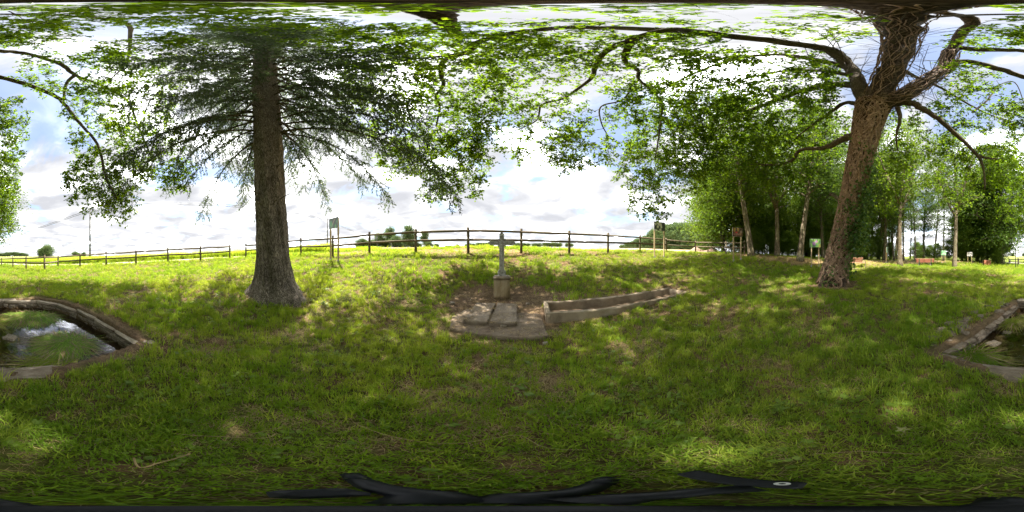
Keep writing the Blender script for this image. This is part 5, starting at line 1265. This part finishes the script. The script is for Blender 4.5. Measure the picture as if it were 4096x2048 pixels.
fr_ = [.016, .034, .032, .028, .026, .022, .015, .012, .015, .011, .009, .015, .011, .009, .022, .019]
me.from_pydata([(a, b, c + ZB) for a, b, c in fv], fe, []); fo = link('figure', me, cro); md = fo.modifiers.new('skin', 'SKIN'); md.use_smooth_shade = True
for i, sv in enumerate(me.skin_vertices[0].data): sv.radius = (fr_[i], fr_[i]); sv.use_root = (i == 3)
md2 = fo.modifiers.new('sub', 'SUBSURF'); md2.levels = md2.render_levels = 1
me.materials.append(M['cast_iron'])

# ------------------------------------------------------------------ slabs
def slab(name, label, poly, z0, z1, mat, seed, rough=.012, tilt=(0, 0, 0)):
    """a worn flat stone from its outline"""
    c = Vector((sum(p[0] for p in poly) / len(poly), sum(p[1] for p in poly) / len(poly), z0)); rs_ = random.Random(seed)
    pts = []
    for i in range(len(poly)):
        a = Vector(poly[i]); b = Vector(poly[(i + 1) % len(poly)]); k = max(2, int((b - a).length / .09))
        for j in range(k): q = a.lerp(b, j / k); pts.append(Vector((q.x + rs_.uniform(-rough, rough), q.y + rs_.uniform(-rough, rough))))
    n = len(pts); vs = []; h = z1 - z0
    for (ins, z) in ((0, 0), (0, h * .72), (.012, h * .93), (.03, h), (.16, h), (.34, h)):
        for p in pts:
            d = Vector((c.x, c.y)) - p; q = p + d.normalized() * min(ins, d.length * .85); vs.append(Vector((q.x - c.x, q.y - c.y, z + rs_.uniform(-1, 1) * rough * (.35 if z > 0 else 0))))
    fs = [(k * n + j, k * n + (j + 1) % n, (k + 1) * n + (j + 1) % n, (k + 1) * n + j) for k in range(5) for j in range(n)]
    vs.append(Vector((0, 0, h))); m_ = len(vs) - 1
    fs += [(5 * n + j, 5 * n + (j + 1) % n, m_) for j in range(n)]
    mb = MB(); mb.add(vs, fs); o = mb.build(name, mat, None, False, c); o.rotation_euler = tilt; tag(o, label, 'slab'); return o
slab('stone_slab', 'wide worn base slab half buried in earth before the cross', [(-1.12, 2.74), (-.5, 2.62), (.3, 2.54), (.59, 2.57), (.66, 3.72), (.2, 4.3), (-1.1, 4.3), (-1.3, 3.4)], -.02, .105, M['slab_stone'], 1)
slab('stone_slab', 'left of the two raised slabs before the cross', [(-.96, 3.06), (-.88, 3.02), (-.47, 3.03), (-.44, 4.36), (-.96, 4.34)], .105, .195, M['stone'], 2, tilt=(.012, -.02, 0))
slab('stone_slab', 'right of the two raised slabs before the cross, chipped at its front', [(-.43, 3.02), (-.2, 2.98), (.06, 3.02), (.09, 3.1), (.13, 4.28), (-.39, 4.34)], .11, .205, M['stone'], 3, tilt=(.02, .015, 0))
for k, (x_, y_, s_, lb) in enumerate(((-.16, 3.0, .09, 'small stone wedged under the front of the right slab'), (-1.55, 4.05, .10, 'small square stone left of the raised slabs'), (.42, 4.35, .08, 'small stone right of the raised slabs'), (.50, 2.42, .07, 'small stone at the right corner of the base slab'))):
    o = link('loose_stone', cop_meshes[k % 5]); o.location = (x_, y_, (.11 if k == 0 else g1(x_, y_)) + s_ * .2); o.scale = (s_ * 1.2, s_, s_ * .7); o.rotation_euler = (.1, .2, k); tag(o, lb, 'stone')

# ------------------------------------------------------------------ long concrete trough
tz = .285; tb = thing('stone_trough', 'long empty concrete trough sunk in the grass right of the cross', 'trough', (TR0.x, TR0.y, 0), math.atan2(TRU.y, TRU.x))
def trough_mesh():
    W_ = .11; bm_v = []; fs = []; nu = 44
    prof = [(0, -.2), (0, tz - .02), (.015, tz), (W_ - .02, tz), (W_, tz - .025), (W_ + .02, .03), (TRW - W_ - .02, .03), (TRW - W_, tz - .025), (TRW - W_ + .02, tz), (TRW - .015, tz), (TRW, tz - .02), (TRW, -.2)]
    rs_ = random.Random(6); k = len(prof)
    for i in range(nu + 1):
        u_ = i / nu * TRL
        for j, (v_, z_) in enumerate(prof):
            w_ = (vnoise(np.array([u_ * 2.3]), np.array([j * 3.7]), 7)[0] - .5) * .03 + rs_.uniform(-.003, .003)
            zz_ = z_ + (w_ * .9 if z_ > .1 else 0); vv_ = v_ + (w_ if .05 < z_ else 0)
            if j in (1, 2, 3, 4) and u_ > 3.0: zz_ -= .05 * (u_ - 3.0) / 1.3 + (.02 * rs_.random())
            bm_v.append((u_, vv_, zz_))
    for i in range(nu):
        for j in range(k - 1): fs.append((i * k + j, (i + 1) * k + j, (i + 1) * k + j + 1, i * k + j + 1))
    mb = MB(); mb.add(bm_v, fs); return mb
trough_mesh().build('basin', M['concrete'], tb)
for u_, nm in ((.055, 'end_wall'), (TRL - .055, 'end_wall')):
    o = soft_box(nm, (.11, TRW - .012, tz + .19), M['concrete'], tb, (u_, TRW / 2, (tz - .2) / 2 - .004 - (.03 if u_ > 1 else 0)), 4, .003, .02, 7)
mb = MB()
mb.add([(.1, .1, .045), (TRL - .1, .1, .05), (TRL - .1, TRW - .1, .05), (.1, TRW - .1, .045)], [(0, 1, 2, 3)]); mb.build('silt', M['soil'], tb)

# ------------------------------------------------------------------ grass clumps lying in the pond, and fringe plants
def clump(label, cx, cy, rad, hgt, n, seed, mats, flow, z=WZ):
    r_ = np.random.default_rng(seed); t = thing('grass_clump', label, 'plant', (cx, cy, z)); 
    for nm, mat, cnt_, lie in (('green_blades', mats[0], n, 1.0), ('dry_blades', mats[1], n // 3, 1.2)):
        vs = []; fs = []
        for i in range(cnt_):
            a = r_.uniform(0, 2 * PI); q = math.sqrt(r_.uniform(0, 1)); bx, by = rad[0] * q * math.cos(a) * .75, rad[1] * q * math.sin(a) * .75
            b = flow + r_.normal(0, 1.3); L_ = r_.uniform(.2, .6); hh = hgt * (1.15 - q * .9) * r_.uniform(.5, 1.2)
            d = np.array([math.cos(b), math.sin(b)]); s_ = np.array([-d[1], d[0]]) * .0045; k = len(vs)
            c0 = np.array([bx, by])
            for (f_, z_, w_) in ((0, -.03, 1), (.3, hh, 1), (.65, hh * .8, .8)):
                p = c0 + d * L_ * f_ * lie; vs += [(p[0] - s_[0] * w_, p[1] - s_[1] * w_, z_), (p[0] + s_[0] * w_, p[1] + s_[1] * w_, z_)]
            p = c0 + d * L_ * lie; vs.append((p[0], p[1], max(.004, hh * .25)))
            fs += [(k, k + 1, k + 3, k + 2), (k + 2, k + 3, k + 5, k + 4), (k + 4, k + 5, k + 6)]
        me = bpy.data.meshes.new(nm); me.from_pydata(vs, [], fs); me.materials.append(mat); me.update(); tag(link(nm, me, t), kind='stuff')
    return t
clump('mat of long green and dry grass lying in the water near its left edge', -1.15, -2.62, (.52, .36), .07, 1700, 1, (M['pond_grass'], M['straw']), .3)
clump('lush green grass clump growing in the water by the far wall', -.85, -4.15, (.75, .48), .12, 2000, 2, (M['pond_grass'], M['straw']), 1.0)
clump('small tuft of green grass at the water edge in the near right corner', .70, -2.12, (.30, .10), .13, 420, 3, (M['blade_deep'], M['straw']), 2.6, -.12)
clump('thin drift of cut grass floating by the near pond edge', -.75, -2.15, (.55, .14), .03, 260, 4, (M['blade'], M['straw']), 0)
clump('sparse tuft of grass in the dark right part of the pond', .25, -3.9, (.35, .3), .10, 420, 5, (M['blade'], M['straw']), 2.0)

# ------------------------------------------------------------------ bench, picnic table, bins
a_ = PG(3397, 12.3); b_ = PG(3452, 13.0); d = Vector((b_.x - a_.x, b_.y - a_.y, 0)); BL = d.length; d.normalize()
bn = thing('park_bench', 'brown slatted bench with metal legs half hidden behind the oak trunk', 'bench', (a_.x, a_.y, .57), math.atan2(d.y, d.x))
for k in range(3):
    mb = MB(); mb.box((BL / 2, .02 - .035 * k + .05, .52 + .115 * k), (BL, .03, .10), Matrix.Rotation(R(14), 3, 'X'), bev=.006); mb.build('back_slat', M['bench_wood'], bn)
for k in range(4):
    mb = MB(); mb.box((BL / 2, -.06 - .105 * k, .44), (BL, .095, .032), bev=.006); mb.build('seat_slat', M['bench_wood'], bn)
for u_ in (.06, BL - .06):
    for v_, tl in ((.04, .08), (-.42, -.02)):
        mb = MB(); mb.tube([Vector((u_, v_ + tl * .6, -.02)), Vector((u_, v_, .43))], .02, 6); mb.build('leg', M['bench_steel'], bn)
    mb = MB(); mb.tube([Vector((u_, .05, .40)), Vector((u_, .0, .85))], .016, 6); mb.build('back_support', M['bench_steel'], bn)
    mb = MB(); mb.tube([Vector((u_, .02, .64)), Vector((u_, -.25, .66)), Vector((u_, -.42, .60)), Vector((u_, -.43, .43))], .016, 6); mb.build('armrest', M['bench_steel'], bn)
mb = MB(); mb.box((BL / 2, -.2, -.02), (BL + .3, .9, .08), bev=.01); o = mb.build('paving_pad', M['concrete']); o.location = (a_.x, a_.y, .56); o.rotation_euler = bn.rotation_euler; tag(o, 'thin concrete pad under the bench', kind='structure')

a_ = PG(3666, 16.4); b_ = PG(3737, 16.5); d = Vector((b_.x - a_.x, b_.y - a_.y, 0)); TL = d.length; d.normalize()
pc = thing('picnic_table', 'red brown wooden picnic table with slatted sides and black legs', 'picnic table', (a_.x, a_.y, .47), math.atan2(d.y, d.x))
for s_, nm in ((0, 'side_slat'), (1, 'side_slat')):
    for k in range(3):
        mb = MB(); mb.box((TL / 2, s_ * .95, .43 + .115 * k), (TL, .035, .105), bev=.006); mb.build(nm, M['table_wood'], pc)
for k in range(3):
    mb = MB(); mb.box((-.02, .475, .43 + .115 * k), (.035, .88, .105), bev=.006); mb.build('end_slat', M['table_wood'], pc)
for k in range(6):
    mb = MB(); mb.box((TL / 2 - .05, .08 + .16 * k, .735), (TL + .2, .15, .035), bev=.005); mb.build('top_plank', M['bench_wood'], pc)
for u_ in (.28, TL - .32):
    mb = MB(); mb.box((u_, -.03, .54), (.09, .014, .38)); mb.build('strap', M['green_steel'], pc)
    for v_ in (.08, .87):
        mb = MB(); mb.box((u_, v_, .18), (.10, .09, .42), bev=.008); mb.build('leg', M['dark_steel'], pc)
    mb = MB(); mb.box((u_ - .07, .10, .19), (.08, .05, .34), bev=.01); mb.build('leg_plate', M['white_paint'], pc)
mb = MB(); mb.box((TL / 2, .45, -.04), (TL + .9, 1.9, .09), bev=.01); o = mb.build('paving_pad', M['concrete']); o.location = (a_.x, a_.y, .47); o.rotation_euler = pc.rotation_euler; tag(o, 'pale concrete pad under the picnic table', kind='structure')

for px, lb, rz in ((3941, 'left of two wooden slat bins', .35), (3956, 'right of two wooden slat bins', .15)):
    p = PG(px, 24); t = thing('litter_bin', lb + ' by the far fence', 'bin', p, rz - (px - 2048) * 2 * PI / 4096, 'wooden slat bins')
    for s_ in range(4):
        for k in range(4):
            q = Matrix.Rotation(s_ * PI / 2, 3, 'Z') @ Vector((-.18 + .12 * k, -.24, .38)); mb = MB(); mb.box((0, 0, 0), (.11, .025, .74), Matrix.Rotation(s_ * PI / 2, 3, 'Z'), bev=.006); mb.build('slat', M['bin_wood'], t, False, q)
    mb = MB(); mb.tube([Vector((0, 0, .03)), Vector((0, 0, .70))], .2, 12); mb.build('liner', M['dark_steel'], t)
    mb = MB(); mb.box((0, 0, .765), (.53, .53, .03), bev=.006); mb.build('lid', M['bench_wood'], t)

# ------------------------------------------------------------------ poles and wires
def upole(label, px, r, top, rad, mat, name='utility_pole', cat='pole'):
    p = PG(px, r); zt = H + r * math.tan((1024 - top) * PI / 2048); t = thing(name, label, cat, p)
    mb = MB(); mb.tube([Vector((0, 0, -.5)), Vector((0, 0, zt - p.z))], [rad, rad * .7], 10); mb.build('shaft', mat, t, True)
    mb = MB(); mb.tube([Vector((0, 0, zt - p.z - .01)), Vector((0, 0, zt - p.z + .05))], [rad * .75, rad * .6], 10); mb.build('cap', M['wire'], t)
    return Vector((p.x, p.y, zt))
q1 = upole('tall grey utility pole beyond the lane on the left', 360, 27, 836, .16, M['pole_grey'])
q2 = upole('utility pole behind the leaf photo board', 1310, 42, 874, .17, M['pole_grey'])
def wire(label, a, b, sag, n=24):
    t = thing('overhead_wire', label, 'wire', a)
    for dz in (0, -.28):
        mb = MB(); pts = []
        for i in range(n + 1):
            u_ = i / n; p = a.lerp(b, u_) - a; p.z += dz - .1 - sag * 4 * u_ * (1 - u_); pts.append(p)
        mb.tube(pts, .038, 4); mb.build('strand', M['wire'], t)
wire('pair of overhead wires from the tall pole across to the pole by the leaf board', q1, q2, .5)
wire('pair of overhead wires running left from the tall pole', q1, P(4096 + 20, 950, 62), .6)
wire('pair of overhead wires running right from the second pole', q2, P(1500, 955, 75), .6)
upole('thin white pole beyond the far gap in the fence', 4014, 36, 1000, .09, M['white_paint'], 'marker_pole')
for px, lb in ((1508, 'left of two thin pale poles among the far trees'), (1565, 'right of two thin pale poles among the far trees')): upole(lb, px, 60, 943 if px < 1540 else 972, .09, M['pole_grey'], 'far_pole')
p = PG(4040, 30); mb = MB(); mb.box((0, 0, .4), (.22, .22, .95), bev=.02); tag(mb.build('stone_post', M['white_paint'], None, False, p), 'short white post at the lane beyond the far gap', 'post')

# spoil heap beyond the fence
c = PG(2820, 21.5); nn = 40; vs = []; fs = []
for i in range(nn):
    for j in range(nn):
        x_ = (i / (nn - 1) - .5) * 6.4; y_ = (j / (nn - 1) - .5) * 3.4
        h = 1.05 * math.exp(-((x_ + 1.2) / 1.0) ** 2 - (y_ / .8) ** 2) + .9 * math.exp(-((x_ - 1.0) / .95) ** 2 - (y_ / .7) ** 2) - .12
        vs.append((x_, y_, h))
va = np.array(vs); va[:, 2] += (fbm(va[:, 0] * 2.5, va[:, 1] * 2.5, 81, 4) - .5) * .5 * np.clip(va[:, 2] + .2, 0, 1)
fs = [(i * nn + j, (i + 1) * nn + j, (i + 1) * nn + j + 1, i * nn + j + 1) for i in range(nn - 1) for j in range(nn - 1)]
mb = MB(); mb.add(va, fs); o = mb.build('dirt_heap', M['mound'], None, True, c); o.rotation_euler = (0, 0, -(2820 - 2048) * 2 * PI / 4096); tag(o, 'heap of bare reddish earth beyond the fence', 'heap')

# ------------------------------------------------------------------ the camera's own stand at the foot of the picture
ts = thing('camera_stand', 'black folding camera stand straight below the viewpoint', 'tripod', (0, 0, 0))
def T(th, az, z): r_ = (H - z) * math.tan(R(th)); return Vector((r_ * math.sin(R(az)), r_ * math.cos(R(az)), z))
mb = MB(); mb.tube([Vector((0, 0, .10)), Vector((0, 0, .75)), Vector((0, 0, 1.20))], [.016, .012, .009], 12); mb.build('pole', M['black_plastic'], ts, True)
mb = MB(); mb.tube([Vector((0, 0, 1.18)), Vector((0, 0, 1.24))], [.010, .010], 12); mb.build('head', M['black_plastic'], ts, True)
mb = MB(); mb.tube([Vector((0, 0, .05)), Vector((0, 0, .13))], [.03, .026], 14); mb.build('hub', M['black_plastic'], ts, True)
def leg(pts, wd, tip=True):
    mb = MB(); mb.tube(pts, wd, 8); l_ = mb.build('leg', M['black_plastic'], ts, True)
    if tip: mb = MB(); mb.tube([pts[-1] - (pts[-1] - pts[-2]).normalized() * .05, pts[-1] + (pts[-1] - pts[-2]).normalized() * .012], [wd[-1] * 1.25, wd[-1] * 1.1], 10); mb.build('rubber_tip', M['black_plastic'], l_, True)
    return l_
leg([T(3, -20, .11), T(6.2, -30, .10), T(9, -48, .08), T(13.0, -56.5, .045)], [.042, .040, .030, .021])
leg([T(3, 0, .11), T(5.6, 4, .10), T(7, 22, .08), T(11.6, 33.6, .045)], [.042, .036, .027, .021])
leg([T(2, 175, .11), T(3, 176, .10), T(4.6, 172, .08)], [.018, .018, .016])
l_ = leg([T(3.5, 20, .12), T(5.2, 40, .12), T(7.2, 66, .12), T(8.5, 85, .12)], [.036, .032, .030, .030], False)
mb = MB(); mb.beam(T(14.0, 61.5, .125), T(9.3, 103, .135), .062, .03, bev=.008); b1 = mb.build('clamp_arm', M['black_plastic'], ts)
c = T(9.9, 95, .149); mb = MB(); mb.tube([c, c + Vector((0, 0, .006))], .013, 16); b2 = mb.build('bolt', M['steel'], b1)
mb = MB(); mb.tube([c + Vector((0, 0, .004)), c + Vector((0, 0, .008))], .006, 6); mb.build('bolt_socket', M['black_plastic'], b1)
mb = MB(); mb.beam(T(6.0, -86, .10), T(7.4, -54, .10), .075, .06, bev=.015); mb.build('grip_block', M['black_plastic'], ts)

# ------------------------------------------------------------------ litter on the grass: a leaf and dry stalks
p = PZ(3610, 1717, .07); mb = MB(); vs = [(0, 0, .004)]; n = 10
for i in range(n): a = 2 * PI * i / n; q = (.042 if i % 2 == 0 else .019) * (1.2 if i == 0 else 1); vs.append((q * math.cos(a), q * math.sin(a), random.uniform(0, .018)))
mb.add(vs, [(0, 1 + i, 1 + (i + 1) % n) for i in range(n)]); o = mb.build('fallen_leaf', leaf_mat('fallen_leaf', [(.24, .23, .10), (.30, .29, .13)], .2), None, False, (p.x, p.y, g1(p.x, p.y) + .05)); tag(o, 'fallen pale yellow lobed leaf lying on the grass', 'leaf')
for k, (pts, lb) in enumerate(((((700, 1735), (900, 1748), (1060, 1752), (1100, 1735)), 'long dry stalk lying on the grass below the spruce'), (((535, 1830), (560, 1870), (640, 1850), (760, 1815)), 'bent pale plant stem lying on the grass at lower left'), (((1410, 1690), (1560, 1745), (1800, 1775), (2060, 1742), (2180, 1790), (2330, 1800)), 'long curved dry stalk lying on the grass in front of the slabs'), (((3250, 1815), (3450, 1805), (3700, 1815)), 'dry stalk lying on the grass at lower right'))):
    q = [PZ(a, b, .06) for a, b in pts]; q = [Vector((v.x, v.y, g1(v.x, v.y) + .055)) for v in q]; s2, _ = spline(q, [.003] * len(q), 5); mb = MB(); mb.tube(s2, [.0026 if k != 1 else .004] * len(s2), 5); tag(mb.build('dry_stalk', M['straw']), lb, 'stalk')

# ------------------------------------------------------------------ single out the members of each group by their order from the left
ORD = ['first', 'second', 'third', 'fourth', 'fifth', 'sixth', 'seventh', 'eighth', 'ninth', 'tenth', 'eleventh', 'twelfth', 'thirteenth', 'fourteenth', 'fifteenth', 'sixteenth', 'seventeenth', 'eighteenth', 'nineteenth', 'twentieth']
def ordw(k): return ORD[k] if k < 20 else ('twenty-' + ORD[k - 20] if k < 29 else ('thirtieth' if k == 29 else 'thirty-' + ORD[k - 30]))
for grp, desc in (('plantation beyond the stubble field', 'from the left in the far plantation beyond the stubble field'), ('trees of the wood', 'trunk from the left deep in the dim wood behind the oak'),
                  ('far row on the horizon', 'small tree from the left in the far horizon row behind the cross'), ('bushes along the plantation', 'low bush from the left along the foot of the far plantation'),
                  ('young trees of the wood', 'leafy young tree from the left under the tall wood'), ('tall trees behind the bench', 'tall tree from the left behind the bench and the picnic table'), ('shrubs under the wood', 'low shrub from the left at the foot of the wood'),
                  ('far wood on the left horizon', 'tree from the left in the low far wood beyond the lane'), ('dark trees behind the bins', 'tree from the left in the dark mass behind the bins'),
                  ('far hedge line left of the cross', 'bush from the left in the far hedge left of the cross'), ('bushes at the lane end', 'far bush from the left at the lane end right of the spruce')):
    mem = sorted([o for o in COL.objects if o.get('group') == grp and o.parent is None], key=lambda o: math.atan2(o.location.x, o.location.y))
    for k, o in enumerate(mem): o['label'] = ordw(k) + ' ' + ('tree ' if desc.startswith('from') else '') + desc
